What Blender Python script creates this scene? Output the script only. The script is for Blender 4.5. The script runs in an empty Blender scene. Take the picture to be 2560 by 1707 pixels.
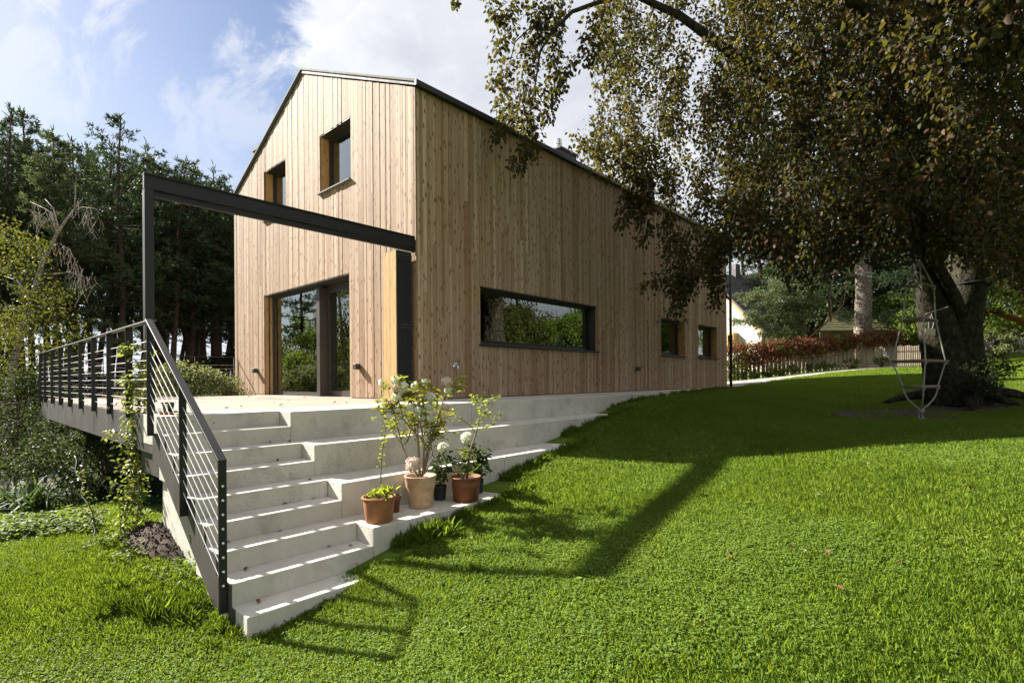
import bpy, math, random
import numpy as np
from mathutils import Vector, Matrix

random.seed(7)
RNG = np.random.default_rng(11)
SC = bpy.context.scene
COL = SC.collection

# ------------------------------------------------------------------ camera
F_PX, PX, PY, IMG_W = 1317.4, 1280.0, 947.4, 2560.0
YAW, ROLL = math.radians(42.76), math.radians(0.416)
CAM = np.array([7.05764, -5.32326, 0.33930])
FWD = np.array([-math.sin(YAW), math.cos(YAW), 0.0])
_R0 = np.array([math.cos(YAW), math.sin(YAW), 0.0])
_U0 = np.array([0.0, 0.0, 1.0])
RIGHT = _R0 * math.cos(ROLL) - _U0 * math.sin(ROLL)
UP = _U0 * math.cos(ROLL) + _R0 * math.sin(ROLL)
cd = bpy.data.cameras.new('Camera')
cam = bpy.data.objects.new('Camera', cd)
COL.objects.link(cam)
cam.matrix_world = Matrix(((RIGHT[0], UP[0], -FWD[0], CAM[0]), (RIGHT[1], UP[1], -FWD[1], CAM[1]),
                           (RIGHT[2], UP[2], -FWD[2], CAM[2]), (0, 0, 0, 1)))
cd.sensor_width = 36.0
cd.lens = F_PX / IMG_W * 36.0
cd.shift_y = (PY - 853.5) / IMG_W
cd.clip_start = 0.05
cd.clip_end = 3000.0
SC.camera = cam


def at(px, py, d):
    """world point seen at photograph pixel (px, py) at depth d metres"""
    return CAM + (FWD + RIGHT * ((px - PX) / F_PX) - UP * ((py - PY) / F_PX)) * d


# ------------------------------------------------------------------ light
SUN_DIR = Vector((1.36, 0.42, -1.0)).normalized()      # direction the light travels
sd = bpy.data.lights.new('Sun', 'SUN')
sd.energy = 5.0
sd.angle = math.radians(1.0)
sd.color = (1.0, 0.945, 0.86)
sun = bpy.data.objects.new('Sun', sd)
sun.rotation_euler = SUN_DIR.to_track_quat('-Z', 'Y').to_euler()
sun.location = (-20, -8, 20)
COL.objects.link(sun)

w = bpy.data.worlds.new('World')
SC.world = w
w.use_nodes = True
nt = w.node_tree
nt.nodes.clear()


class NB:
    """small node-building helper"""
    def __init__(self, tree):
        self.t = tree

    def n(self, kind, props=None, **inp):
        nd = self.t.nodes.new(kind)
        for k, v in (props or {}).items():
            setattr(nd, k, v)
        for k, v in inp.items():
            key = int(k[1:]) if k[0] == 'i' and k[1:].isdigit() else k.replace('_', ' ')
            s = nd.inputs[key]
            if isinstance(v, bpy.types.NodeSocket):
                self.t.links.new(v, s)
            else:
                s.default_value = v
        return nd

    def math(self, op, a, b=0.0, clamp=False):
        nd = self.n('ShaderNodeMath', {'operation': op, 'use_clamp': clamp}, i0=a, i1=b)
        return nd.outputs[0]

    def ramp(self, fac, stops, mode='LINEAR'):
        nd = self.n('ShaderNodeValToRGB', i0=fac)
        cr = nd.color_ramp
        cr.interpolation = mode
        while len(cr.elements) < len(stops):
            cr.elements.new(0.5)
        for e, (p, c) in zip(cr.elements, stops):
            e.position = p
            e.color = (c[0], c[1], c[2], 1) if not isinstance(c, (int, float)) else (c, c, c, 1)
        return nd.outputs[0]

    def mix(self, fac, a, b, blend='MIX'):
        nd = self.n('ShaderNodeMix', {'data_type': 'RGBA', 'blend_type': blend})
        for idx, v in ((0, fac), (6, a), (7, b)):
            s = nd.inputs[idx]
            if isinstance(v, bpy.types.NodeSocket):
                self.t.links.new(v, s)
            else:
                s.default_value = v if idx == 0 else (v[0], v[1], v[2], 1)
        return nd.outputs[2]

    def noise(self, vec, scale, detail=4, rough=0.55, dist=0.0, out=0):
        nd = self.n('ShaderNodeTexNoise', Vector=vec, Scale=scale, Detail=detail, Roughness=rough, Distortion=dist)
        return nd.outputs[out]

    def mapping(self, vec, scale=(1, 1, 1), loc=(0, 0, 0), rot=(0, 0, 0)):
        nd = self.n('ShaderNodeMapping', Vector=vec, Location=loc, Rotation=rot, Scale=scale)
        return nd.outputs[0]


# sky: physical sky with a bank of cloud coming in over the house
b = NB(nt)
sky = b.n('ShaderNodeTexSky', {'sky_type': 'NISHITA', 'sun_disc': False})
_to_sun = -SUN_DIR
sky.sun_elevation = math.asin(_to_sun.z)
sky.sun_rotation = math.atan2(_to_sun.x, _to_sun.y)
sky.altitude = 700
sky.air_density = 1.0
sky.dust_density = 1.2
sky.ozone_density = 1.5
tc = b.n('ShaderNodeTexCoord')
d = tc.outputs['Generated']
sep = b.n('ShaderNodeSeparateXYZ', i0=d)
hz = b.math('ADD', b.math('MAXIMUM', sep.outputs[2], 0.0), 0.22)
flat = b.n('ShaderNodeVectorMath', {'operation': 'DIVIDE'})
nt.links.new(d, flat.inputs[0])
cmb = b.n('ShaderNodeCombineXYZ', i0=hz, i1=hz, i2=1.0)
nt.links.new(cmb.outputs[0], flat.inputs[1])
pl = flat.outputs[0]
big = b.noise(pl, 1.3, 7, 0.6, 0.4)
wisp = b.noise(b.mapping(pl, (1.6, 4.2, 1), (3.1, 0.4, 0), (0, 0, 0.6)), 1.6, 8, 0.62, 0.5)


def _ray(px, py):
    v = FWD + RIGHT * ((px - PX) / F_PX) - UP * ((py - PY) / F_PX)
    return v / np.linalg.norm(v)


_n = np.cross(_ray(560, -40), _ray(800, 215))
_n /= np.linalg.norm(_n)
if _n @ _ray(1500, 100) < 0:
    _n = -_n
bank = b.n('ShaderNodeVectorMath', {'operation': 'DOT_PRODUCT'}, i0=d, i1=tuple(_n)).outputs['Value']
bank = b.math('ADD', b.math('MULTIPLY', bank, 3.2), b.math('MULTIPLY', b.math('SUBTRACT', big, 0.5), 2.2))
bank_m = b.ramp(bank, [(0.0, 0.0), (0.16, 0.75), (0.4, 1.0)], 'EASE')
wisp_m = b.ramp(wisp, [(0.50, 0.0), (0.64, 0.95)], 'EASE')
high = b.ramp(sep.outputs[2], [(0.32, 0.12), (0.62, 1.0)])
wisp_m = b.math('MULTIPLY', wisp_m, b.math('MULTIPLY', high, 0.95))
haze_m = b.ramp(sep.outputs[2], [(0.0, 0.85), (0.22, 0.52), (0.48, 0.05), (0.6, 0.0)])
shade = b.noise(b.mapping(pl, (1, 1, 1), (8, 2, 0)), 1.7, 6, 0.55, 0.6)
cloudc = b.ramp(shade, [(0.36, (0.72, 0.75, 0.82)), (0.52, (0.88, 0.90, 0.94)), (0.66, (1.05, 1.04, 1.03))])
edge = b.ramp(bank, [(0.05, (1.25, 1.23, 1.2)), (0.5, (0.88, 0.89, 0.92))])
cloudc = b.mix(1.0, cloudc, edge, 'MULTIPLY')
skyk = b.mix(1.0, sky.outputs[0], (0.36, 0.36, 0.375), 'MULTIPLY')
CL = 2.75
cloudc = b.mix(1.0, cloudc, (CL, CL, CL), 'MULTIPLY')
c1 = b.mix(haze_m, skyk, (0.78 * CL, 0.84 * CL, 0.95 * CL))
c1 = b.mix(wisp_m, c1, (1.0 * CL, 1.0 * CL, 1.01 * CL))
c1 = b.mix(bank_m, c1, cloudc)
bg = b.n('ShaderNodeBackground', Color=c1, Strength=0.10)
wo = b.n('ShaderNodeOutputWorld')
nt.links.new(bg.outputs[0], wo.inputs[0])

SC.view_settings.view_transform = 'Standard'
SC.view_settings.look = 'None'
SC.view_settings.gamma = 1.0
SC.view_settings.exposure = 1.95
SC.view_settings.use_curve_mapping = False
SC.cycles.use_adaptive_sampling = True
SC.cycles.adaptive_threshold = 0.02
SC.cycles.max_bounces = 8
SC.cycles.transparent_max_bounces = 12
SC.cycles.use_denoising = True
SC.cycles.caustics_reflective = False
SC.cycles.caustics_refractive = False
SC.cycles.sample_clamp_indirect = 4.0


# ------------------------------------------------------------------ mesh helpers
def tag(o, label=None, cat=None, group=None, kind=None):
    for k, v in (('label', label), ('category', cat), ('group', group), ('kind', kind)):
        if v:
            o[k] = v
    return o


def empty(name, loc=(0, 0, 0), label=None, cat=None, group=None):
    o = bpy.data.objects.new(name, None)
    o.empty_display_size = 0.2
    o.location = loc
    COL.objects.link(o)
    return tag(o, label, cat, group)


def link(name, mesh, mat, parent=None):
    o = bpy.data.objects.new(name, mesh)
    COL.objects.link(o)
    if mat is not None and not mesh.materials:
        mesh.materials.append(mat)
    if parent is not None:
        o.parent = parent
        if any(abs(c) > 1e-9 for c in parent.location):
            o.matrix_parent_inverse = Matrix.Translation(-Vector(parent.location))
            if parent.parent is not None:
                pass
    return o


class MB:
    def __init__(self):
        self.v, self.f = [], []

    def add(self, vs, fs):
        o = len(self.v)
        self.v += [tuple(map(float, p)) for p in vs]
        self.f += [tuple(i + o for i in f) for f in fs]
        return self

    def box(self, x0, x1, y0, y1, z0, z1):
        x0, x1 = sorted((x0, x1)); y0, y1 = sorted((y0, y1)); z0, z1 = sorted((z0, z1))
        vs = [(x0, y0, z0), (x1, y0, z0), (x1, y1, z0), (x0, y1, z0), (x0, y0, z1), (x1, y0, z1), (x1, y1, z1), (x0, y1, z1)]
        return self.add(vs, [(0, 3, 2, 1), (4, 5, 6, 7), (0, 1, 5, 4), (1, 2, 6, 5), (2, 3, 7, 6), (3, 0, 4, 7)])

    def prism(self, poly, axis, a, c):
        """poly: list of 2-d points; axis 'x': (y,z) 'y': (x,z) 'z': (x,y); extruded from a to c"""
        def p3(p, t):
            return {'x': (t, p[0], p[1]), 'y': (p[0], t, p[1]), 'z': (p[0], p[1], t)}[axis]
        n = len(poly)
        vs = [p3(p, a) for p in poly] + [p3(p, c) for p in poly]
        fs = [tuple(range(n - 1, -1, -1)), tuple(range(n, 2 * n))]
        fs += [(i, (i + 1) % n, n + (i + 1) % n, n + i) for i in range(n)]
        return self.add(vs, fs)

    def tube(self, path, rad, n=8, cap=True):
        P = [np.array(p, float) for p in path]
        if np.isscalar(rad):
            rad = [rad] * len(P)
        o = len(self.v)
        ref = None
        for i, p in enumerate(P):
            t = P[min(i + 1, len(P) - 1)] - P[max(i - 1, 0)]
            t = t / (np.linalg.norm(t) + 1e-9)
            if ref is None:
                ref = np.cross(t, (0.31, 0.95, 0.11) if abs(t[2]) > 0.8 else (0, 0, 1))
            ref = ref - t * (ref @ t)
            ref = ref / (np.linalg.norm(ref) + 1e-9)
            s = np.cross(t, ref)
            for k in range(n):
                a = 2 * math.pi * k / n
                q = p + (ref * math.cos(a) + s * math.sin(a)) * rad[i]
                self.v.append(tuple(q))
        for i in range(len(P) - 1):
            for k in range(n):
                self.f.append((o + i * n + k, o + i * n + (k + 1) % n, o + (i + 1) * n + (k + 1) % n, o + (i + 1) * n + k))
        if cap:
            self.f.append(tuple(o + k for k in range(n - 1, -1, -1)))
            e = o + (len(P) - 1) * n
            self.f.append(tuple(e + k for k in range(n)))
        return self

    def lathe(self, prof, n=24, loc=(0, 0, 0)):
        o = len(self.v)
        for r, z in prof:
            for k in range(n):
                a = 2 * math.pi * k / n
                self.v.append((loc[0] + r * math.cos(a), loc[1] + r * math.sin(a), loc[2] + z))
        for i in range(len(prof) - 1):
            for k in range(n):
                self.f.append((o + i * n + k, o + i * n + (k + 1) % n, o + (i + 1) * n + (k + 1) % n, o + (i + 1) * n + k))
        return self

    def mesh(self, name, smooth=False):
        m = bpy.data.meshes.new(name)
        m.from_pydata(self.v, [], self.f)
        m.update()
        if smooth:
            m.polygons.foreach_set('use_smooth', [True] * len(m.polygons))
        return m

    def obj(self, name, mat, parent=None, smooth=False, bevel=0.0, seg=1):
        o = link(name, self.mesh(name, smooth), mat, parent)
        if bevel:
            md = o.modifiers.new('Bevel', 'BEVEL')
            md.width = bevel
            md.segments = seg
            md.limit_method = 'ANGLE'
        return o


def fast_mesh(name, V, quads, smooth=False):
    V = np.asarray(V, np.float32)
    Q = np.asarray(quads, np.int32)
    k = Q.shape[1]
    m = bpy.data.meshes.new(name)
    m.vertices.add(len(V))
    m.vertices.foreach_set('co', V.ravel())
    m.loops.add(Q.size)
    m.loops.foreach_set('vertex_index', Q.ravel())
    m.polygons.add(len(Q))
    m.polygons.foreach_set('loop_start', np.arange(0, Q.size, k, dtype=np.int32))
    m.polygons.foreach_set('loop_total', np.full(len(Q), k, np.int32))
    if smooth:
        m.polygons.foreach_set('use_smooth', np.ones(len(Q), bool))
    m.update(calc_edges=True)
    return m


def norm(a):
    return a / (np.linalg.norm(a, axis=-1, keepdims=True) + 1e-9)


def leaf_arrays(P, D, N, L, W, fold=0.25, droop=0.15):
    """two-quad folded leaves. P base, D direction, N normal, L length, W width"""
    P = np.asarray(P, float); D = norm(np.asarray(D, float))
    N = np.asarray(N, float)
    N = norm(N - D * np.sum(N * D, -1, keepdims=True))
    S = np.cross(D, N)
    L = np.broadcast_to(np.asarray(L, float), (len(P),))[:, None]
    W = np.broadcast_to(np.asarray(W, float), (len(P),))[:, None]
    up = N * W * fold
    b0 = P
    l1 = P + D * L * 0.32 + S * W * 0.5 + up
    l2 = P + D * L * 0.74 + S * W * 0.36 + up * 0.8 - N * L * droop * 0.5
    tip = P + D * L - N * L * droop
    r2 = P + D * L * 0.74 - S * W * 0.36 + up * 0.8 - N * L * droop * 0.5
    r1 = P + D * L * 0.32 - S * W * 0.5 + up
    V = np.stack([b0, l1, l2, tip, r2, r1], 1).reshape(-1, 3)
    i = np.arange(len(P))[:, None] * 6
    Q = np.concatenate([i + np.array([[0, 3, 2, 1]]), i + np.array([[0, 5, 4, 3]])], 0)
    return V, Q


def rand_unit(n):
    return norm(RNG.normal(size=(n, 3)))


class Cloud:
    """collects leaves and writes one mesh"""
    def __init__(self):
        self.V, self.Q, self.n = [], [], 0

    def leaves(self, *a, **k):
        V, Q = leaf_arrays(*a, **k)
        self.V.append(V); self.Q.append(Q + self.n); self.n += len(V)

    def mesh(self, name):
        return fast_mesh(name, np.concatenate(self.V), np.concatenate(self.Q))

    def obj(self, name, mat, parent=None):
        return link(name, self.mesh(name), mat, parent)


# ------------------------------------------------------------------ ground shape
CTRL = np.array([
    (3.3, -3.9, -1.47), (3.4, -3.2, -1.38), (2.97, -2.7, -1.22), (2.97, -2.1, -1.13), (2.97, -1.2, -1.01), (2.97, -.6, -.95), (2.43, -.3, -.88),
    (2.43, .6, -.735), (2.43, 1.2, -.655), (1.88, 1.9, -.5), (1.88, 3.2, -.315), (1.34, 5, -.14), (1.34, 7.5, -.055),
    (1.34, 10.3, -.005), (1.0, 13.0, .01), (4.98, -2.2, -1.08), (4.76, -.74, -.93), (4.55, .94, -.77), (5.4, 1.5, -.62), (6, 1.6, -.52),
    (7.07, 1.92, -.38), (6.1, 6.0, -.42), (6.4, 9.0, -.22), (7.06, -5.3, -1.27), (12, -5, -1.0), (7, -11, -1.6), (10, 3, -.1), (12, 10, .25),
    (.12, 13.86, 0.0), (1.23, 16.5, .25), (2.46, 19.7, .52), (4.46, 22.9, .70), (-1.96, 19.7, .17), (-.24, 21.3, .40), (2.33, 23.6, .73), (4.41, 29, .88), (10, 20, 0.8), (4, 13, .10), (-8, 24, .1), (20, 0, 0), (22, 20, 1.6),
    (4, 36, 1.3), (-6, 40, 1.0), (12, 42, 2.2),
    (0.7, -3.9, -1.28), (0, -4.6, -1.36), (2.4, -4.6, -1.44), (2.5, -6.5, -1.5), (-3, -5, -1.55), (-6, -5, -1.9), (-9, -3, -2.2), (-9, 3, -1.9), (-9, 10, -1.0),
    (0, -9, -1.7), (-8, -10, -2.1), (-4, -2, -1.6), (-4, 5, -.9), (-16, 0, -2.7), (-25, 0, -3.2), (-25, -15, -3.2), (-16, 15, -2.4), (-30, 25, -3), (0, -25, -2.5), (20, -20, -1.5)])


def _tps_fit(c):
    n = len(c)
    r = np.linalg.norm(c[:, None, :2] - c[None, :, :2], axis=2)
    K = np.where(r > 0, r * r * np.log(r + 1e-9), 0) + np.eye(n) * 0.25
    P = np.c_[np.ones(n), c[:, :2]]
    A = np.zeros((n + 3, n + 3)); A[:n, :n] = K; A[:n, n:] = P; A[n:, :n] = P.T
    return np.linalg.solve(A, np.r_[c[:, 2], 0, 0, 0])


_TPS = _tps_fit(CTRL)


def ground_z(x, y):
    x = np.atleast_1d(np.asarray(x, float)); y = np.atleast_1d(np.asarray(y, float))
    sh = x.shape
    x, y = x.ravel(), y.ravel()
    r = np.hypot(x[:, None] - CTRL[None, :, 0], y[:, None] - CTRL[None, :, 1])
    K = np.where(r > 0, r * r * np.log(r + 1e-9), 0)
    z = K @ _TPS[:len(CTRL)] + _TPS[-3] + _TPS[-2] * x + _TPS[-1] * y
    rr = np.hypot(x - 0, y - 3)
    t = np.clip((rr - 34) / 40, 0, 1); t = t * t * (3 - 2 * t)
    far = np.where(x > -5, 0.5, -4.0)
    z = np.clip(z, -4.5, 3.0) * (1 - t) + far * t
    return z.reshape(sh)


def gz(x, y):
    return float(ground_z(x, y)[0])


# ------------------------------------------------------------------ materials
def new_mat(name):
    m = bpy.data.materials.new(name)
    m.use_nodes = True
    m.node_tree.nodes.clear()
    return m, NB(m.node_tree)


def finish(m, nb, shader):
    o = nb.n('ShaderNodeOutputMaterial')
    nb.t.links.new(shader, o.inputs[0])
    return m


def bump(nb, height, strength, dist=0.01):
    return nb.n('ShaderNodeBump', Height=height, Strength=strength, Distance=dist).outputs[0]


def wpos(nb):
    return nb.n('ShaderNodeNewGeometry').outputs['Position']


def isl(nb):
    g = nb.n('ShaderNodeNewGeometry').outputs['Random Per Island']
    o = nb.n('ShaderNodeObjectInfo').outputs['Random']
    return nb.math('FRACT', nb.math('ADD', nb.math('MULTIPLY', g, 7.31), nb.math('MULTIPLY', o, 3.77)))


def wood_mat(name, stops, axis='z', knots=0.6, rough=0.75, grain=1.0, weather=0.25, grey=(0.31, 0.25, 0.19)):
    m, nb = new_mat(name)
    r = isl(nb)
    p = wpos(nb)
    off = nb.n('ShaderNodeCombineXYZ', i0=nb.math('MULTIPLY', r, 37.0), i1=nb.math('MULTIPLY', r, 91.0), i2=nb.math('MULTIPLY', r, 53.0)).outputs[0]
    pv = nb.n('ShaderNodeVectorMath', {'operation': 'ADD'}, i0=p, i1=off).outputs[0]
    sl = {'z': (1, 1, 0.055), 'y': (1, 0.055, 1), 'x': (0.055, 1, 1)}[axis]
    g = nb.noise(nb.mapping(pv, sl), 55, 5, 0.6, 0.6)
    sl2 = {'z': (1, 1, 0.03), 'y': (1, 0.03, 1), 'x': (0.03, 1, 1)}[axis]
    g2 = nb.noise(nb.mapping(pv, sl2), 16, 3, 0.5, 1.2)
    base = nb.ramp(r, stops)
    dark = nb.mix(1.0, base, (0.62, 0.52, 0.43), 'MULTIPLY')
    c = nb.mix(nb.ramp(g, [(0.42, 0.0), (0.62, 0.6 * grain)]), base, dark)
    c = nb.mix(nb.ramp(g2, [(0.45, 0.0), (0.7, 0.45 * grain)]), c, dark)
    # knots: laid out in the plane of the board
    sp = nb.n('ShaderNodeSeparateXYZ', i0=p)
    X_, Y_, Z_ = sp.outputs[0], sp.outputs[1], sp.outputs[2]
    across, along = {'z': (nb.math('ADD', X_, Y_), Z_), 'y': (X_, Y_), 'x': (nb.math('ADD', Y_, Z_), X_)}[axis]
    kv = nb.n('ShaderNodeCombineXYZ', i0=across, i1=nb.math('ADD', nb.math('MULTIPLY', along, 0.42), nb.math('MULTIPLY', r, 40.0)), i2=0.0).outputs[0]
    vor = nb.n('ShaderNodeTexVoronoi', {'feature': 'F1', 'voronoi_dimensions': '2D'}, Vector=kv, Scale=9.0, Randomness=1.0)
    wob = nb.math('ADD', vor.outputs['Distance'], nb.math('MULTIPLY', nb.math('SUBTRACT', g2, 0.5), 0.16))
    sel = nb.n('ShaderNodeSeparateColor', i0=vor.outputs['Color']).outputs[0]
    km = nb.math('MULTIPLY', nb.ramp(wob, [(0.09, 1.0), (0.20, 0.0)]), nb.math('GREATER_THAN', sel, 0.30))
    c = nb.mix(nb.math('MULTIPLY', km, knots), c, (0.13, 0.065, 0.03))
    wz = nb.noise(nb.mapping(p, (0.5, 0.5, 0.35)), 1.4, 4, 0.6)
    c = nb.mix(nb.ramp(wz, [(0.4, 0.0), (0.75, weather)]), c, grey)
    bs = nb.n('ShaderNodeBsdfPrincipled', Base_Color=c, Roughness=rough, Normal=bump(nb, g, 0.25, 0.004))
    bs.inputs['Specular IOR Level'].default_value = 0.25
    return finish(m, nb, bs.outputs[0])


def metal_paint(name, col, rough=0.45, var=0.15, spec=0.5, metallic=0.0, bumpy=0.05):
    m, nb = new_mat(name)
    p = wpos(nb)
    n1 = nb.noise(nb.mapping(p, (1, 1, 0.3)), 6, 5, 0.6)
    n2 = nb.noise(p, 140, 2, 0.5)
    c = nb.mix(nb.ramp(n1, [(0.3, 0.0), (0.8, 1.0)]), tuple(x * (1 - var) for x in col), tuple(min(1, x * (1 + var)) for x in col))
    rr = nb.math('ADD', nb.math('MULTIPLY', nb.math('SUBTRACT', n1, 0.5), 0.25), rough)
    bs = nb.n('ShaderNodeBsdfPrincipled', Base_Color=c, Roughness=rr, Metallic=metallic, Normal=bump(nb, n2, bumpy, 0.001))
    bs.inputs['Specular IOR Level'].default_value = spec
    return finish(m, nb, bs.outputs[0])


def concrete_mat(name, lo=(0.40, 0.37, 0.315), hi=(0.60, 0.56, 0.485)):
    m, nb = new_mat(name)
    p = wpos(nb)
    n1 = nb.noise(p, 1.6, 6, 0.62, 0.3)
    n2 = nb.noise(nb.mapping(p, (9, 9, 0.7)), 1.1, 4, 0.6)
    n3 = nb.noise(p, 60, 3, 0.6)
    f = nb.math('ADD', nb.math('MULTIPLY', n1, 0.6), nb.math('ADD', nb.math('MULTIPLY', n2, 0.25), nb.math('MULTIPLY', n3, 0.15)))
    c = nb.ramp(f, [(0.32, lo), (0.66, hi)])
    # blow holes of two sizes
    hole = None
    for sc, lim in ((22, 0.22), (45, 0.22)):
        v = nb.n('ShaderNodeTexVoronoi', Vector=p, Scale=sc)
        s = nb.n('ShaderNodeSeparateColor', i0=v.outputs['Color']).outputs[0]
        h = nb.math('MULTIPLY', nb.ramp(v.outputs['Distance'], [(lim * 0.6, 1.0), (lim, 0.0)]), nb.math('GREATER_THAN', s, 0.66))
        hole = h if hole is None else nb.math('MAXIMUM', hole, h)
    nor = nb.n('ShaderNodeNewGeometry').outputs['Normal']
    nz = nb.n('ShaderNodeSeparateXYZ', i0=nor).outputs[2]
    vert = nb.math('SUBTRACT', 1.0, nb.math('ABSOLUTE', nz), True)
    hole = nb.math('MULTIPLY', hole, nb.math('ADD', nb.math('MULTIPLY', vert, 0.8), 0.12))
    c = nb.mix(nb.math('MULTIPLY', hole, 0.9), c, (0.075, 0.07, 0.062))
    # algae, dirt and dark stains with their own shapes
    st = nb.noise(nb.mapping(p, (1, 1, 1), (4, 1, 7)), 3.2, 7, 0.68)
    c = nb.mix(nb.math('MULTIPLY', nb.ramp(st, [(0.53, 0.0), (0.74, 0.5)]), nb.math('ADD', nb.math('MULTIPLY', vert, 0.8), 0.2)), c, (0.17, 0.165, 0.145))
    al = nb.noise(nb.mapping(p, (1, 1, 1), (1, 9, 2)), 0.9, 5, 0.6)
    c = nb.mix(nb.math('MULTIPLY', nb.ramp(al, [(0.5, 0.0), (0.75, 0.28)]), vert), c, (0.22, 0.25, 0.17))
    hgt = nb.math('SUBTRACT', nb.math('MULTIPLY', n3, 0.3), hole)
    bs = nb.n('ShaderNodeBsdfPrincipled', Base_Color=c, Roughness=0.85, Normal=bump(nb, hgt, 0.5, 0.004))
    bs.inputs['Specular IOR Level'].default_value = 0.3
    return finish(m, nb, bs.outputs[0])


def leaf_mat(name, stops, trans=(0.2, 0.28, 0.03), tfac=0.35, rough=0.6, spec=0.14, patch=None):
    m, nb = new_mat(name)
    g = nb.n('ShaderNodeNewGeometry').outputs['Random Per Island']
    oi = nb.n('ShaderNodeObjectInfo').outputs['Random']
    p = wpos(nb)
    n1 = nb.noise(p, 0.9, 5, 0.6)
    pw = patch or 0.35
    r = nb.math('ADD', nb.math('MULTIPLY', g, 0.75 if not patch else 0.6), nb.math('ADD', nb.math('MULTIPLY', n1, pw), nb.math('MULTIPLY', oi, 0.1)))
    r = nb.math('SUBTRACT', r, 0.08 + (pw - 0.35) * 0.5 - (0.075 if patch else 0), True)
    c = nb.ramp(r, stops)
    bs = nb.n('ShaderNodeBsdfPrincipled', Base_Color=c, Roughness=rough)
    bs.inputs['Specular IOR Level'].default_value = spec
    tcol = nb.mix(0.55, c, trans)
    tr = nb.n('ShaderNodeBsdfTranslucent', Color=tcol)
    mx = nb.n('ShaderNodeMixShader', i0=tfac)
    nb.t.links.new(bs.outputs[0], mx.inputs[1]); nb.t.links.new(tr.outputs[0], mx.inputs[2])
    return finish(m, nb, mx.outputs[0])


def bark_mat(name, c0, c1, scale=14, stretch=0.25, strength=0.8, moss=None):
    m, nb = new_mat(name)
    p = wpos(nb)
    v = nb.n('ShaderNodeTexVoronoi', {'feature': 'DISTANCE_TO_EDGE'}, Vector=nb.n('ShaderNodeVectorMath', {'operation': 'ADD'}, i0=nb.mapping(p, (1, 1, stretch)), i1=nb.n('ShaderNodeVectorMath', {'operation': 'SCALE'}, i0=nb.noise(p, scale * 0.6, 5, 0.7, 0, 1), Scale=2.2 / scale).outputs[0]).outputs[0], Scale=scale)
    n1 = nb.noise(nb.mapping(p, (1, 1, 0.5)), scale * 0.9, 6, 0.65)
    h = nb.math('ADD', nb.ramp(v.outputs['Distance'], [(0.0, 0.0), (0.16, 0.6)]), nb.math('MULTIPLY', n1, 0.6))
    c = nb.ramp(h, [(0.25, c0), (0.85, c1)])
    if moss:
        ms = nb.noise(p, 2.6, 6, 0.65)
        c = nb.mix(nb.ramp(ms, [(0.55, 0.0), (0.68, 0.6)]), c, moss)
    bs = nb.n('ShaderNodeBsdfPrincipled', Base_Color=c, Roughness=0.9, Normal=bump(nb, h, strength, 0.03))
    bs.inputs['Specular IOR Level'].default_value = 0.15
    return finish(m, nb, bs.outputs[0])


def noise_mat(name, stops, scale=8, rough=0.8, detail=6, bstr=0.3, bdist=0.01, spec=0.25, stretch=(1, 1, 1)):
    m, nb = new_mat(name)
    p = wpos(nb)
    n1 = nb.noise(nb.mapping(p, stretch), scale, detail, 0.62)
    c = nb.ramp(n1, stops)
    bs = nb.n('ShaderNodeBsdfPrincipled', Base_Color=c, Roughness=rough, Normal=bump(nb, n1, bstr, bdist))
    bs.inputs['Specular IOR Level'].default_value = spec
    return finish(m, nb, bs.outputs[0])


M = {}
M['larch'] = wood_mat('larch_boards', [(0.0, (0.24, 0.148, 0.084)), (0.2, (0.34, 0.228, 0.142)), (0.45, (0.42, 0.31, 0.212)), (0.7, (0.29, 0.188, 0.112)), (1.0, (0.49, 0.375, 0.265))], knots=0.9)
M['larch_fresh'] = wood_mat('larch_fresh', [(0.0, (0.50, 0.28, 0.11)), (1.0, (0.58, 0.36, 0.16))], knots=0.5, weather=0.05)
M['larch_dark'] = wood_mat('larch_dark', [(0.0, (0.27, 0.16, 0.09)), (1.0, (0.32, 0.19, 0.11))], knots=0.4, weather=0.05)
M['shutter_wood'] = wood_mat('shutter_wood', [(0.0, (0.45, 0.285, 0.12)), (0.5, (0.53, 0.365, 0.165)), (1.0, (0.49, 0.32, 0.14))], knots=0.3, weather=0.03)
M['deck'] = wood_mat('deck_timber', [(0.0, (0.24, 0.205, 0.16)), (0.5, (0.30, 0.262, 0.21)), (1.0, (0.27, 0.235, 0.185))], axis='y', knots=0.25, weather=0.4, grey=(0.31, 0.29, 0.255))
M['picket'] = wood_mat('picket_timber', [(0.0, (0.34, 0.28, 0.20)), (0.5, (0.44, 0.37, 0.27)), (1.0, (0.38, 0.32, 0.23))], knots=0.3, weather=0.5, grey=(0.33, 0.31, 0.26))
M['old_wood'] = wood_mat('old_wood', [(0.0, (0.10, 0.085, 0.07)), (1.0, (0.15, 0.125, 0.10))], knots=0.2)
M['rung'] = wood_mat('rung_wood', [(0.0, (0.19, 0.15, 0.105)), (1.0, (0.25, 0.20, 0.145))], axis='x', knots=0.2)
M['steel'] = metal_paint('dark_steel', (0.015, 0.0135, 0.013), 0.5, 0.15, 0.35)
M['steel_brown'] = metal_paint('brown_steel_plate', (0.050, 0.044, 0.039), 0.55, 0.25, 0.4)
M['frame'] = metal_paint('window_frame_brown', (0.045, 0.037, 0.033), 0.4, 0.08)
M['black'] = metal_paint('black_frame', (0.012, 0.012, 0.013), 0.45, 0.1)
M['roofmetal'] = metal_paint('roof_sheet', (0.075, 0.075, 0.08), 0.7, 0.12, 0.3)
M['verge'] = metal_paint('verge_sheet', (0.20, 0.188, 0.17), 0.85, 0.08, 0.15)
M['stainless'] = metal_paint('stainless', (0.72, 0.71, 0.70), 0.28, 0.05, 0.5, 1.0)
M['cable'] = metal_paint('steel_cable', (0.66, 0.63, 0.61), 0.45, 0.05, 0.6, 0.55)
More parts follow.
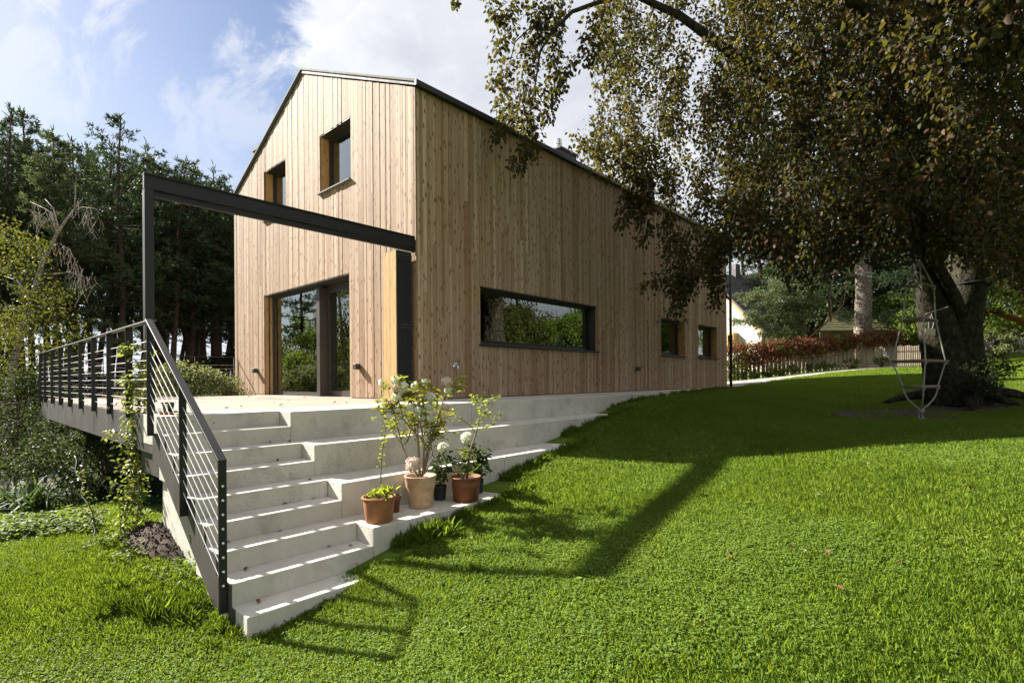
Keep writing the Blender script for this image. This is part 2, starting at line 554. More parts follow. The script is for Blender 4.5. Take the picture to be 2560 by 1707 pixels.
M['white_plastic'] = metal_paint('white_plastic', (0.75, 0.75, 0.73), 0.35, 0.03)
M['concrete'] = concrete_mat('concrete')
M['dark'] = metal_paint('dark_membrane', (0.012, 0.012, 0.012), 0.8, 0.1)
M['plaster'] = noise_mat('interior_plaster', [(0.3, (0.55, 0.53, 0.48)), (0.7, (0.62, 0.6, 0.55))], 3)
M['int_wood'] = wood_mat('interior_wood', [(0.0, (0.42, 0.28, 0.15)), (1.0, (0.50, 0.34, 0.19))], axis='y', knots=0.2, weather=0)
M['render_white'] = noise_mat('white_render', [(0.3, (0.50, 0.475, 0.41)), (0.7, (0.58, 0.55, 0.48))], 5, 0.9)
M['tile'] = noise_mat('roof_tile', [(0.3, (0.075, 0.068, 0.066)), (0.7, (0.14, 0.125, 0.12))], 6, 0.6)
M['moss_roof'] = noise_mat('mossy_shingle', [(0.32, (0.05, 0.042, 0.033)), (0.5, (0.085, 0.082, 0.04)), (0.68, (0.12, 0.13, 0.045))], 5, 0.95, 8, 0.6)
M['terracotta'] = noise_mat('terracotta', [(0.3, (0.22, 0.088, 0.036)), (0.7, (0.33, 0.145, 0.062))], 7, 0.75, 7, 0.2, 0.004)
M['terracotta_dark'] = noise_mat('terracotta_dark', [(0.3, (0.13, 0.046, 0.02)), (0.7, (0.21, 0.08, 0.034))], 9, 0.7, 7, 0.2, 0.004)
M['terracotta_pale'] = noise_mat('terracotta_pale', [(0.32, (0.40, 0.22, 0.12)), (0.5, (0.52, 0.35, 0.22)), (0.7, (0.60, 0.45, 0.31))], 5, 0.85, 8, 0.3, 0.004, stretch=(1, 1, 2.2))
M['black_plastic'] = metal_paint('black_pot', (0.02, 0.021, 0.024), 0.55, 0.2)
M['soil'] = noise_mat('soil', [(0.3, (0.018, 0.012, 0.008)), (0.7, (0.05, 0.034, 0.023))], 40, 0.95, 5, 0.8, 0.02)
M['bark_chip'] = noise_mat('bark_mulch', [(0.3, (0.022, 0.014, 0.010)), (0.7, (0.06, 0.038, 0.027))], 30, 0.95)
M['rope'] = noise_mat('rope', [(0.3, (0.22, 0.20, 0.165)), (0.7, (0.34, 0.31, 0.26))], 120, 0.9)
M['card'] = noise_mat('card', [(0.3, (0.52, 0.45, 0.30)), (0.7, (0.60, 0.52, 0.36))], 10, 0.85)
M['strap'] = noise_mat('strap', [(0.3, (0.01, 0.01, 0.01)), (0.7, (0.02, 0.02, 0.02))], 30, 0.8)
M['trug'] = metal_paint('green_rubber', (0.02, 0.06, 0.045), 0.5, 0.2)
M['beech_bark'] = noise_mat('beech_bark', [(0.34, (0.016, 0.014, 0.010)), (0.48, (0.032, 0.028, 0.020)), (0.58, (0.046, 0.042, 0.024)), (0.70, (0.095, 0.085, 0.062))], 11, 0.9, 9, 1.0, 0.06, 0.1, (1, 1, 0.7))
M['pine_bark'] = bark_mat('pine_bark', (0.055, 0.042, 0.033), (0.27, 0.22, 0.18), 15, 0.4, 1.0)
M['forest_bark'] = bark_mat('forest_bark', (0.02, 0.014, 0.011), (0.085, 0.058, 0.045), 9, 0.3, 0.8)
M['birch_bark'] = bark_mat('birch_bark', (0.09, 0.075, 0.06), (0.36, 0.32, 0.28), 6, 2.5, 0.3)
M['twig'] = noise_mat('twig', [(0.3, (0.05, 0.035, 0.025)), (0.7, (0.11, 0.08, 0.055))], 30, 0.85)
M['twig_pale'] = noise_mat('twig_pale', [(0.3, (0.17, 0.13, 0.09)), (0.7, (0.27, 0.21, 0.15))], 30, 0.85)
M['twig_orange'] = noise_mat('twig_orange', [(0.3, (0.13, 0.06, 0.03)), (0.7, (0.25, 0.12, 0.06))], 20, 0.85)
G = lambda *s: list(s)
M['beech_leaf'] = leaf_mat('beech_leaf', [(0.0, (0.017, 0.016, 0.011)), (0.35, (0.030, 0.029, 0.014)), (0.58, (0.046, 0.043, 0.015)), (0.76, (0.062, 0.036, 0.017)), (0.98, (0.13, 0.052, 0.019))], (0.15, 0.145, 0.011), 0.42, 0.6, 0.18)
M['husk'] = leaf_mat('beech_husk', [(0.0, (0.10, 0.05, 0.025)), (1.0, (0.24, 0.125, 0.06))], (0.3, 0.15, 0.05), 0.1)
M['pine_needle'] = leaf_mat('pine_needle', [(0.0, (0.012, 0.024, 0.012)), (0.45, (0.028, 0.050, 0.022)), (0.8, (0.05, 0.075, 0.03)), (1.0, (0.075, 0.10, 0.042))], (0.10, 0.15, 0.04), 0.2, 0.6, 0.2)
M['mugo_needle'] = leaf_mat('mugo_needle', [(0.0, (0.035, 0.052, 0.024)), (0.5, (0.085, 0.115, 0.05)), (1.0, (0.16, 0.19, 0.085))], (0.2, 0.24, 0.07), 0.25, 0.6, 0.2)
M['birch_leaf'] = leaf_mat('birch_leaf', [(0.0, (0.015, 0.022, 0.007)), (0.5, (0.04, 0.05, 0.012)), (0.85, (0.09, 0.092, 0.017)), (1.0, (0.16, 0.125, 0.02))], (0.18, 0.185, 0.02), 0.38)
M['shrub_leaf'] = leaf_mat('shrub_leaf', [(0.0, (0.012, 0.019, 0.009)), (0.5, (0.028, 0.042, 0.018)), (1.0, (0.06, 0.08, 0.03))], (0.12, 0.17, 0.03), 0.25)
M['willow_leaf'] = leaf_mat('willow_leaf', [(0.0, (0.055, 0.07, 0.03)), (0.5, (0.12, 0.14, 0.055)), (1.0, (0.20, 0.21, 0.09))], (0.3, 0.33, 0.08), 0.3)
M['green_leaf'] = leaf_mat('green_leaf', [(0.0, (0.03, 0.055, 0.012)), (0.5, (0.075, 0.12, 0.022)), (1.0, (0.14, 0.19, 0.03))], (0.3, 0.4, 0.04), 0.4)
M['autumn_leaf'] = leaf_mat('autumn_leaf', [(0.0, (0.05, 0.07, 0.015)), (0.5, (0.14, 0.15, 0.025)), (0.8, (0.28, 0.2, 0.03)), (1.0, (0.36, 0.12, 0.03))], (0.4, 0.34, 0.04), 0.4)
M['creeper_leaf'] = leaf_mat('creeper_leaf', [(0.0, (0.07, 0.018, 0.018)), (0.3, (0.15, 0.028, 0.028)), (0.5, (0.10, 0.045, 0.025)), (0.7, (0.065, 0.095, 0.025)), (1.0, (0.34, 0.04, 0.035))], (0.35, 0.12, 0.03), 0.3)
M['creeper_green'] = leaf_mat('creeper_green', [(0.0, (0.03, 0.06, 0.015)), (0.6, (0.09, 0.13, 0.03)), (1.0, (0.22, 0.22, 0.03))], (0.3, 0.36, 0.05), 0.35)
M['vine_leaf'] = leaf_mat('vine_leaf', [(0.0, (0.04, 0.06, 0.016)), (0.5, (0.12, 0.155, 0.035)), (1.0, (0.24, 0.25, 0.06))], (0.4, 0.44, 0.06), 0.4, 0.4)
M['hydr_leaf'] = leaf_mat('hydrangea_leaf', [(0.0, (0.06, 0.09, 0.015)), (0.5, (0.17, 0.20, 0.025)), (0.85, (0.30, 0.27, 0.03)), (1.0, (0.32, 0.12, 0.03))], (0.45, 0.45, 0.04), 0.4)
M['hydr_dark'] = leaf_mat('hydrangea_dark_leaf', [(0.0, (0.018, 0.035, 0.012)), (0.6, (0.045, 0.075, 0.022)), (1.0, (0.10, 0.13, 0.03))], (0.2, 0.3, 0.03), 0.3)
M['ginkgo_leaf'] = leaf_mat('ginkgo_leaf', [(0.0, (0.13, 0.19, 0.02)), (0.5, (0.24, 0.30, 0.03)), (1.0, (0.36, 0.38, 0.05))], (0.5, 0.55, 0.05), 0.45)
M['petal_white'] = leaf_mat('petal_white', [(0.0, (0.70, 0.70, 0.52)), (0.5, (0.82, 0.81, 0.70)), (1.0, (0.86, 0.85, 0.78))], (0.8, 0.8, 0.6), 0.3, 0.6, 0.2)
M['petal_pink'] = leaf_mat('petal_pink', [(0.0, (0.62, 0.42, 0.36)), (0.5, (0.74, 0.60, 0.52)), (1.0, (0.80, 0.72, 0.62))], (0.8, 0.65, 0.55), 0.3, 0.6, 0.2)
M['grass'] = leaf_mat('grass_blade', [(0.0, (0.058, 0.112, 0.012)), (0.45, (0.105, 0.176, 0.020)), (0.8, (0.165, 0.238, 0.028)), (0.97, (0.24, 0.28, 0.045)), (1.0, (0.42, 0.38, 0.2))], (0.36, 0.47, 0.025), 0.46, 0.6, 0.18, 0.85)
M['clover'] = leaf_mat('clover_leaf', [(0.0, (0.058, 0.112, 0.016)), (0.5, (0.115, 0.182, 0.028)), (1.0, (0.19, 0.26, 0.046))], (0.36, 0.47, 0.04), 0.42, 0.62, 0.16, 0.85)
M['iris_leaf'] = leaf_mat('iris_leaf', [(0.0, (0.02, 0.045, 0.016)), (0.6, (0.05, 0.085, 0.03)), (0.92, (0.09, 0.13, 0.045)), (1.0, (0.3, 0.2, 0.08))], (0.18, 0.26, 0.05), 0.25, 0.55, 0.18)
M['dry_leaf'] = leaf_mat('dry_leaf', [(0.0, (0.07, 0.03, 0.015)), (0.6, (0.16, 0.07, 0.03)), (1.0, (0.30, 0.17, 0.08))], (0.3, 0.15, 0.05), 0.1)


def glass_mat():
    m, nb = new_mat('window_glass')
    fr = nb.n('ShaderNodeFresnel', IOR=1.52)
    k = nb.math('ADD', nb.math('MULTIPLY', fr.outputs[0], 2.0), 0.14, True)
    gl = nb.n('ShaderNodeBsdfGlossy', Color=(0.86, 0.92, 0.84, 1), Roughness=0.0)
    tr = nb.n('ShaderNodeBsdfTransparent', Color=(0.62, 0.68, 0.60, 1))
    mx = nb.n('ShaderNodeMixShader', i0=k)
    nb.t.links.new(tr.outputs[0], mx.inputs[1]); nb.t.links.new(gl.outputs[0], mx.inputs[2])
    return finish(m, nb, mx.outputs[0])


M['glass'] = glass_mat()


def ground_mat():
    m, nb = new_mat('lawn_ground')
    p = wpos(nb)
    n1 = nb.noise(p, 0.8, 6, 0.6)
    n2 = nb.noise(p, 9, 5, 0.65)
    f = nb.math('ADD', nb.math('MULTIPLY', n1, 0.5), nb.math('MULTIPLY', n2, 0.5))
    c = nb.ramp(f, [(0.3, (0.045, 0.075, 0.010)), (0.5, (0.075, 0.118, 0.014)), (0.7, (0.10, 0.14, 0.02))])
    bs = nb.n('ShaderNodeBsdfPrincipled', Base_Color=c, Roughness=0.95, Normal=bump(nb, n2, 0.6, 0.03))
    bs.inputs['Specular IOR Level'].default_value = 0.1
    return finish(m, nb, bs.outputs[0])


M['ground'] = ground_mat()
M['forest_floor'] = noise_mat('forest_floor', [(0.3, (0.03, 0.022, 0.014)), (0.5, (0.06, 0.045, 0.025)), (0.7, (0.05, 0.06, 0.022))], 3, 0.95, 7)
M['gravel'] = noise_mat('gravel_bed', [(0.3, (0.22, 0.185, 0.15)), (0.5, (0.34, 0.295, 0.25)), (0.7, (0.46, 0.415, 0.36))], 45, 0.9, 4, 0.8, 0.02)
M['dirt'] = noise_mat('bare_soil', [(0.3, (0.035, 0.026, 0.018)), (0.7, (0.085, 0.06, 0.042))], 14, 0.95, 7, 0.7, 0.03)


def stripes_mat():
    m, nb = new_mat('hammock_cloth')
    uv = nb.n('ShaderNodeUVMap').outputs[0]
    u = nb.n('ShaderNodeSeparateXYZ', i0=uv).outputs[0]
    s = nb.math('FRACT', nb.math('MULTIPLY', u, 7.0))
    c = nb.ramp(s, [(0.0, (0.50, 0.22, 0.05)), (0.42, (0.58, 0.27, 0.06)), (0.5, (0.12, 0.05, 0.02)), (0.62, (0.10, 0.045, 0.02)), (0.66, (0.62, 0.32, 0.09)), (0.8, (0.36, 0.13, 0.03))], 'CONSTANT')
    bs = nb.n('ShaderNodeBsdfPrincipled', Base_Color=c, Roughness=0.9)
    tr = nb.n('ShaderNodeBsdfTranslucent', Color=c)
    mx = nb.n('ShaderNodeMixShader', i0=0.35)
    nb.t.links.new(bs.outputs[0], mx.inputs[1]); nb.t.links.new(tr.outputs[0], mx.inputs[2])
    return finish(m, nb, mx.outputs[0])


M['hammock'] = stripes_mat()


# ------------------------------------------------------------------ the ground
def axis_lines(lo, hi, step, far):
    a = list(np.arange(lo, hi + 1e-6, step))
    s, x = step, hi
    while x < far:
        s *= 1.35; x += s; a.append(x)
    s, x = step, lo
    while x > -far:
        s *= 1.35; x -= s; a.insert(0, x)
    return np.array(a)


def sink(x, y):
    lim = 1.22 - np.maximum(0, y - 10.0) * 0.24
    inside = np.clip((lim - x) / 0.12, 0, 1) * np.clip((y + 2.6) / 0.2, 0, 1) * np.clip((13.7 - y) / 0.3, 0, 1) * (x > -9)
    return 0.3 * inside


xs = axis_lines(-14, 14, 0.28, 900)
ys = axis_lines(-11, 26, 0.28, 900)
XX, YY = np.meshgrid(xs, ys)
ZZ = ground_z(XX, YY) - sink(XX, YY)
ZZ += 0.012 * np.sin(XX * 2.1 + 1.3 * np.sin(YY * 1.7)) * np.cos(YY * 2.6) * (np.hypot(XX, YY) < 40)
nx, ny = len(xs), len(ys)
idx = np.arange(nx * ny).reshape(ny, nx)
Q = np.stack([idx[:-1, :-1], idx[:-1, 1:], idx[1:, 1:], idx[1:, :-1]], -1).reshape(-1, 4)
gm = fast_mesh('ground', np.stack([XX, YY, ZZ], -1).reshape(-1, 3), Q, True)
gm.materials.append(M['ground']); gm.materials.append(M['forest_floor'])
cen = np.stack([XX, YY], -1).reshape(-1, 2)[Q].mean(1)
mi = ((cen[:, 0] < -6.5) & (cen[:, 1] > -16)).astype(np.int32)
gm.polygons.foreach_set('material_index', mi)
tag(link('ground', gm, None), kind='structure')

# gravel drive along the picket fence
FENCE = [(-3.55, 18.2), (-1.96, 19.7), (-0.24, 21.3), (2.33, 23.6)]
GRAVEL_EDGE = [(-1.6, 13.62), (0.12, 13.9), (1.23, 16.5), (2.46, 19.7), (4.46, 22.9), (6.0, 28.5)]


def sheet(name, near, far, n, dz, mat, cols=8, rough=0.0):
    """a strip draped on the ground between two polylines"""
    def samp(pl, t):
        pl = np.array(pl, float)
        s = np.r_[0, np.cumsum(np.linalg.norm(np.diff(pl, axis=0), axis=1))]
        return np.c_[np.interp(t * s[-1], s, pl[:, 0]), np.interp(t * s[-1], s, pl[:, 1])]
    t = np.linspace(0, 1, n)
    a, c = samp(near, t), samp(far, t)
    V, Qs = [], []
    for j in range(cols + 1):
        k = j / cols
        p = a * (1 - k) + c * k
        if j == 0 and rough:
            p = p + RNG.normal(size=p.shape) * rough
        z = ground_z(p[:, 0], p[:, 1]) + (dz if 0 < j < cols else -0.02)
        V.append(np.c_[p, z])
    V = np.stack(V, 1)
    idx = np.arange(n * (cols + 1)).reshape(n, cols + 1)
    Qs = np.stack([idx[:-1, :-1], idx[1:, :-1], idx[1:, 1:], idx[:-1, 1:]], -1).reshape(-1, 4)
    m = fast_mesh(name, V.reshape(-1, 3), Qs, True)
    return tag(link(name, m, mat), kind='structure')


sheet('gravel_drive', GRAVEL_EDGE, [(-6.5, 15.8), (-3.55, 18.4), (-1.96, 19.9), (-0.24, 21.5), (2.33, 23.8), (4.3, 29.0)], 80, 0.03, M['gravel'], 10, 0.08)
sheet('bare_soil_patch', [(4.6, 5.0), (5.6, 5.3), (6.6, 6.2), (7.8, 7.6), (9.0, 9.2)], [(4.9, 6.6), (5.3, 7.8), (6.2, 8.6), (7.2, 9.6), (8.6, 10.6)], 30, 0.022, M['dirt'], 10, 0.15)

# ------------------------------------------------------------------ concrete stairs and seat steps
RISE, TREAD = 0.162, 0.2703
NOSE = [1.073 + TREAD * k for k in range(9)]
YS0, YS1 = -3.90, -2.727
st = empty('concrete_staircase', (2.1, -3.3, -1.4), 'pale concrete flight of steps leading from the lawn up to the terrace', 'stairs')
for k in range(0, 9):
    x0 = NOSE[k - 1] if k else 0.50
    y1 = YS1 if k < 8 else -2.35
    z0 = -RISE * k - 0.45 if 0 < k < 7 else (-1.62 if k else -0.30)
    MB().box(x0, NOSE[k], YS0, y1 - (0.0015 if k < 8 else 0), z0, -RISE * k).obj('step', M['concrete'], st, bevel=0.006)
MB().prism([(0.78, -1.75), (2.35, -1.75), (2.35, -1.30), (1.08, -0.55), (1.08, -0.32), (0.78, -0.32)], 'y', -3.80, -2.74).obj('support_wall', M['concrete'], st, bevel=0.004)
# steel stringer
poly = [(NOSE[0] - 0.06, -0.005)]
poly = [(1.02, -0.17), (NOSE[0] + 0.004, -0.17), (NOSE[0] + 0.004, -0.165)]
poly = [(1.03, -0.166)]
for k in range(1, 9):
    poly += [(NOSE[k] - 0.012, -RISE * k - 0.004), (NOSE[k] - 0.012, -RISE * (k + 1) - 0.004)] if k < 8 else []
poly += [(3.02, -RISE * 8 - 0.004), (3.02, -1.62), (2.98, -1.62), (1.10, -0.44), (0.92, -0.44), (0.92, -0.166)]
MB().prism(poly, 'y', -3.917, -3.905).obj('stringer', M['steel_brown'], st)
MB().box(0.2, 1.06, -3.86, -2.80, -0.62, -0.31).obj('header_beam', M['steel_brown'], st)

FRONT = [1.343, 1.883, 2.425, 2.967]
ENDS = [13.55, 3.7, 1.6, -0.35]
JOINT = [[-0.02, 4.1, 8.6], [1.36], [-0.46], []]
names = ['topmost and longest concrete seat step, running along the side wall of the house',
         'second concrete seat step below the house wall, ending in the lawn',
         'third concrete seat step, directly behind the row of flower pots',
         'lowest concrete seat step, carrying the row of flower pots']
for j in range(4):
    th = empty('concrete_seat_step', (FRONT[j], -2.7, -0.325 * (j + 1)), names[j], 'seat step', 'concrete seat steps')
    cuts = [YS1] + JOINT[j] + [ENDS[j]]
    for c in range(len(cuts) - 1):
        x0 = (FRONT[j - 1] if j else (0.50 if cuts[c + 1] <= 0 else -0.10))
        MB().box(x0 - (0.0 if j else 0), FRONT[j], cuts[c] + (0.002 if c else 0), cuts[c + 1] - 0.002, -1.7 + 0.004 * j, -0.325 * j - (0.002 if j == 0 else 0)).obj('concrete_block', M['concrete'], th, bevel=0.007)

# ------------------------------------------------------------------ timber deck
dk = empty('timber_terrace', (-3.7, -1.9, -0.03), 'sun-bleached timber terrace in front of the gable', 'terrace')
pm = MB().box(-0.0675, 0.0675, -3.86, -0.004, -0.028, 0.0).mesh('plank')
pm.materials.append(M['deck'])
x = 0.43
while x > -7.85:
    o = link('plank', pm, None, dk)
    o.location = (x, 0, -0.002 * random.random())
    x -= 0.1405
fa = MB().box(-7.92, 0.98, -3.895, -3.872, -0.385, -0.004).obj('edge_plate', M['steel_brown'], dk)
MB().box(-7.95, -7.925, -3.895, 0.0, -0.385, -0.004).obj('edge_plate', M['steel_brown'], dk)
for yy in (-3.5, -2.4, -1.3, -0.3):
    MB().box(-7.9, 0.4, yy - 0.05, yy + 0.05, -0.30, -0.03).obj('joist', M['steel_brown'], dk)
MB().box(-1.2, -0.9, -1.6, -0.2, -2.4, -0.30).obj('support_wall', M['concrete'], dk)

# ------------------------------------------------------------------ the house
W_, RIDGE_X, EAVE_Z, RIDGE_Z, LEN = -7.94, -3.97, 5.20, 7.0, 13.52
hs = empty('timber_house', (-3.97, 6.7, 0.0), 'two-storey house clad in vertical larch boards with a pitched metal roof', 'house')


def roof_z(x):
    return EAVE_Z + (RIDGE_Z - EAVE_Z) * (1 - abs(x - RIDGE_X) / abs(RIDGE_X))


GO = [(-6.06, -2.085, -0.06, 2.405), (-3.23, -2.045, 4.19, 5.385), (-5.98, -4.805, 4.19, 5.385)]
RO = [(1.46, 5.33, 0.985, 2.068), (8.575, 10.11, 0.985, 2.052), (11.10, 12.64, 0.985, 2.048)]


def spans(a0, a1, lo, top0, top1, opens):
    """vertical spans (lo, hi0, hi1) of a strip a0..a1 between the openings"""
    cut = sorted((o[2], o[3]) for o in opens if o[0] < (a0 + a1) / 2 < o[1])
    out, z = [], lo
    for c0, c1 in cut:
        if c0 - z > 0.01:
            out.append((z, c0, c0))
        z = max(z, c1)
    if min(top0, top1) - z > 0.01 or (top0 + top1) / 2 - z > 0.02:
        out.append((z, top0, top1))
    return out


def strip(mb, plane, a0, a1, d0, d1, z0, h0, h1):
    if plane == 'y':
        mb.prism([(a0, z0), (a1, z0), (a1, h1), (a0, h0)], 'y', d0, d1)
    else:
        mb.prism([(a0, z0), (a1, z0), (a1, h1), (a0, h0)], 'x', -d0, -d1)


def wall(plane, a_lo, a_hi, top, opens, name):
    br = sorted({a_lo, a_hi} | {v for o in opens for v in o[:2]} | ({RIDGE_X} if plane == 'y' else set()))
    br = [v for v in br if a_lo <= v <= a_hi]
    mb = MB()
    for p, q in zip(br[:-1], br[1:]):
        for z0, h0, h1 in spans(p, q, -0.25, top(p), top(q), opens):
            strip(mb, plane, p, q, 0.032, 0.30, z0, h0, h1)
    return mb.obj(name, M['dark'], hs)


gw = wall('y', W_ + 0.02, -0.02, lambda x: roof_z(x) - 0.06, GO, 'gable_wall')
rw = wall('x', 0.30, LEN - 0.02, lambda y: EAVE_Z - 0.06, RO, 'side_wall')
MB().box(W_ + 0.02, W_ + 0.3, 0.3, LEN, -0.25, EAVE_Z - 0.1).obj('side_wall', M['larch'], hs)
MB().prism([(W_ + 0.02, -0.25), (-0.02, -0.25), (-0.02, EAVE_Z - 0.08), (RIDGE_X, RIDGE_Z - 0.08), (W_ + 0.02, EAVE_Z - 0.08)], 'y', LEN - 0.3, LEN - 0.03).obj('gable_wall', M['larch'], hs)
MB().box(-7.6, -0.31, 0.31, LEN - 0.31, -0.2, -0.03).obj('floor', M['int_wood'], hs)
MB().box(-7.6, -0.31, 0.31, LEN - 0.31, 2.62, 2.9).obj('ceiling', M['plaster'], hs)
MB().box(-7.6, -3.2, 4.2, 4.35, -0.03, 2.62).box(-2.4, -0.31, 6.4, 6.5, -0.03, 2.62).box(-3.0, -2.85, 6.6, LEN - 0.4, -0.03, 2.62).box(-7.6, -0.31, 3.2, 3.3, 2.9, 5.2).obj('partition_wall', M['plaster'], hs)
for q in ((-7.62, -7.58, 0.31, 4.2, -0.03, 2.62), (-2.05, -0.31, 0.302, 0.33, -0.03, 2.62), (-7.6, -6.1, 0.302, 0.33, -0.03, 2.62), (-7.6, -6.0, 0.302, 0.33, 2.9, 5.2), (-4.75, -3.3, 0.302, 0.33, 2.9, 5.2)):
    MB().box(*q).obj('lining', M['int_wood'], hs)
MB().box(-6.4, -4.9, 2.2, 3.1, 0.70, 0.74).box(-6.3, -6.22, 2.3, 2.38, -0.03, 0.7).box(-5.05, -4.97, 2.3, 2.38, -0.03, 0.7).box(-6.3, -6.22, 2.9, 2.98, -0.03, 0.7).box(-5.05, -4.97, 2.9, 2.98, -0.03, 0.7).obj('dining_table', M['int_wood'], hs)


def bwidth():
    return random.choice([0.052, 0.060, 0.068, 0.074, 0.082, 0.090, 0.104])


far_boards = MB()
n_boards = 0


def put_board(plane, parent, a0, a1, opens, topf, mat=None, far=False):
    global n_boards
    pr = random.choice([0.0, 0.0, 0.002, 0.004, 0.006])
    g = 0.0028
    p, q = a0 + g, a1 - g
    for z0, h0, h1 in spans(a0, a1, 0.012, topf(p), topf(q), opens):
        mb = far_boards if far else MB()
        if min(h0, h1) - z0 > 2.2 and random.random() < 0.45:
            zc = z0 + random.uniform(0.25, 0.75) * (min(h0, h1) - z0)
            strip(mb, plane, p, q, -pr, 0.024, z0, zc - 0.0015, zc - 0.0015)
            strip(mb, plane, p, q, -pr - 0.001, 0.024, zc + 0.0015, h0, h1)
        else:
            strip(mb, plane, p, q, -pr, 0.024, z0, h0, h1)
        if not far:
            mb.obj('board', mat or M['larch'], parent)
            n_boards += 1


def snap(a, nxt, edges):
    for e in edges:
        if a < e < nxt:
            return e if e - a > 0.03 else nxt
    return nxt


a = W_
ge = sorted(v for o in GO for v in o[:2]) + [0.0]
while a < -0.005:
    nx_ = min(0.0, snap(a, a + bwidth() * 1.03, ge))
    if 0.0 - nx_ < 0.04:
        nx_ = 0.0
    put_board('y', gw, a, nx_, GO, lambda x: roof_z(x) - 0.035)
    a = nx_
a = 0.026
re_ = sorted(v for o in RO for v in o[:2]) + [1.10, 1.19]
while a < LEN - 0.03:
    nx_ = min(LEN - 0.02, snap(a, a + bwidth() * 1.03, re_))
    far = a > 7.3
    dark = 1.095 < (a + nx_) / 2 < 1.195
    put_board('x', rw, a, nx_, RO, lambda y: EAVE_Z - 0.03 if not dark else 3.55, M['larch_dark'] if dark else None, far)
    if dark:
        strip(m_ := MB(), 'x', a + 0.0035, nx_ - 0.0035, -0.002, 0.024, 3.555, EAVE_Z - 0.03, EAVE_Z - 0.03)
        m_.obj('board', M['larch'], rw); n_boards += 1
    a = nx_
tag(far_boards.obj('board', M['larch'], rw), kind='stuff')
print('boards', n_boards)
MB().box(-0.06, 0.012, 0.03, LEN, -0.06, 0.010).obj('base_strip', M['black'], hs)

# roof
rp = [(-8.0, EAVE_Z - 0.03), (RIDGE_X, RIDGE_Z - 0.03), (0.05, EAVE_Z - 0.03), (0.05, EAVE_Z + 0.05), (RIDGE_X, RIDGE_Z + 0.06), (-8.0, EAVE_Z + 0.05)]
roof = MB().prism(rp, 'y', -0.030, LEN + 0.05).obj('roof', M['roofmetal'], hs)
for s, xe in ((1, 0.062), (-1, -8.012)):
    q = [(RIDGE_X, RIDGE_Z + 0.075), (xe, EAVE_Z + 0.06), (xe, EAVE_Z + 0.022), (RIDGE_X, RIDGE_Z + 0.036)]
    MB().prism(q if s > 0 else q[::-1], 'y', -0.052, -0.031).obj('verge', M['verge'], roof)
MB().box(0.052, 0.105, -0.05, LEN + 0.06, EAVE_Z - 0.05, EAVE_Z + 0.055).obj('gutter', M['black'], roof, bevel=0.01)
for yy in np.arange(0.5, 13.2, 0.6):
    MB().prism([(RIDGE_X, RIDGE_Z + 0.06), (0.04, EAVE_Z + 0.051), (0.04, EAVE_Z + 0.075), (RIDGE_X, RIDGE_Z + 0.085)], 'y', yy, yy + 0.015).obj('seam', M['roofmetal'], roof)
ch = MB().box(-2.1, -1.2, 5.5, 6.2, 5.6, 6.27).obj('chimney', M['roofmetal'], roof)
MB().box(-2.14, -1.165, 5.46, 6.24, 6.272, 6.315).obj('chimney_cap', M['verge'], ch)
MB().box(-1.199, -1.185, 5.82, 5.85, 5.7, 6.27).obj('seam', M['black'], ch)
MB().tube([(-1.7, 6.06, 6.31), (-1.7, 6.06, 6.68)], 0.085, 14).tube([(-1.7, 6.06, 6.68), (-1.7, 6.06, 6.82)], 0.10, 14).obj('flue', M['stainless'], ch)
MB().box(-1.9, -1.3, 10.3, 10.7, 5.6, 7.05).obj('chimney', M['roofmetal'], roof)
dm = MB().box(-7.0, -6.0, 0.16, 2.2, 5.35, 6.22).obj('roof_box', M['black'], roof)
MB().box(-7.05, -5.95, 0.12, 2.24, 6.222, 6.28).obj('roof_box_cap', M['verge'], dm)


def wb(mb, plane, a0, a1, d0, d1, z0, z1):
    return mb.box(a0, a1, d0, d1, z0, z1) if plane == 'y' else mb.box(-d0, -d1, a0, a1, z0, z1)


def window(plane, o, parent, dep=0.19, fw=0.075, name='window', gap=True):
    a0, a1, z0, z1 = o
    lo = 0.026 if plane == 'y' else 0.026
    fr = MB()
    for p in ((a0, a0 + fw, z0, z1), (a1 - fw, a1, z0, z1), (a0 + fw, a1 - fw, z1 - fw, z1), (a0 + fw, a1 - fw, z0, z0 + fw)):
        wb(fr, plane, p[0], p[1], dep, dep + 0.08, p[2], p[3])
    f2 = fw + 0.045
    win = fr.obj(name, M['frame'], parent)
    sa = MB()
    for p in ((a0 + fw, a0 + f2, z0 + fw, z1 - fw), (a1 - f2, a1 - fw, z0 + fw, z1 - fw), (a0 + f2, a1 - f2, z1 - f2, z1 - fw), (a0 + f2, a1 - f2, z0 + fw, z0 + f2)):
        wb(sa, plane, p[0], p[1], dep + 0.015, dep + 0.07, p[2], p[3])
    sa.obj('sash', M['black'], win)
    wb(MB(), plane, a0 + f2, a1 - f2, dep + 0.035, dep + 0.045, z0 + f2, z1 - f2).obj('pane', M['glass'], win)
    for q0, q1 in ((a0 - 0.001, a0 + 0.02), (a1 - 0.02, a1 + 0.001)):
        wb(MB(), plane, q0, q1, lo, dep - 0.002, z0, z1).obj('reveal', M['larch_fresh'], win)
    wb(MB(), plane, a0 + 0.021, a1 - 0.021, 0.004, dep - 0.002, z1 - 0.022, z1 - 0.001).obj('head_lining', M['frame'], win)
    sl = MB()
    wb(sl, plane, a0 - 0.035, a1 + 0.035, -0.055, dep, z0 - 0.028, z0 + 0.004)
    sl.obj('sill', M['verge'] if plane == 'y' else M['black'], win, bevel=0.004)
    return win


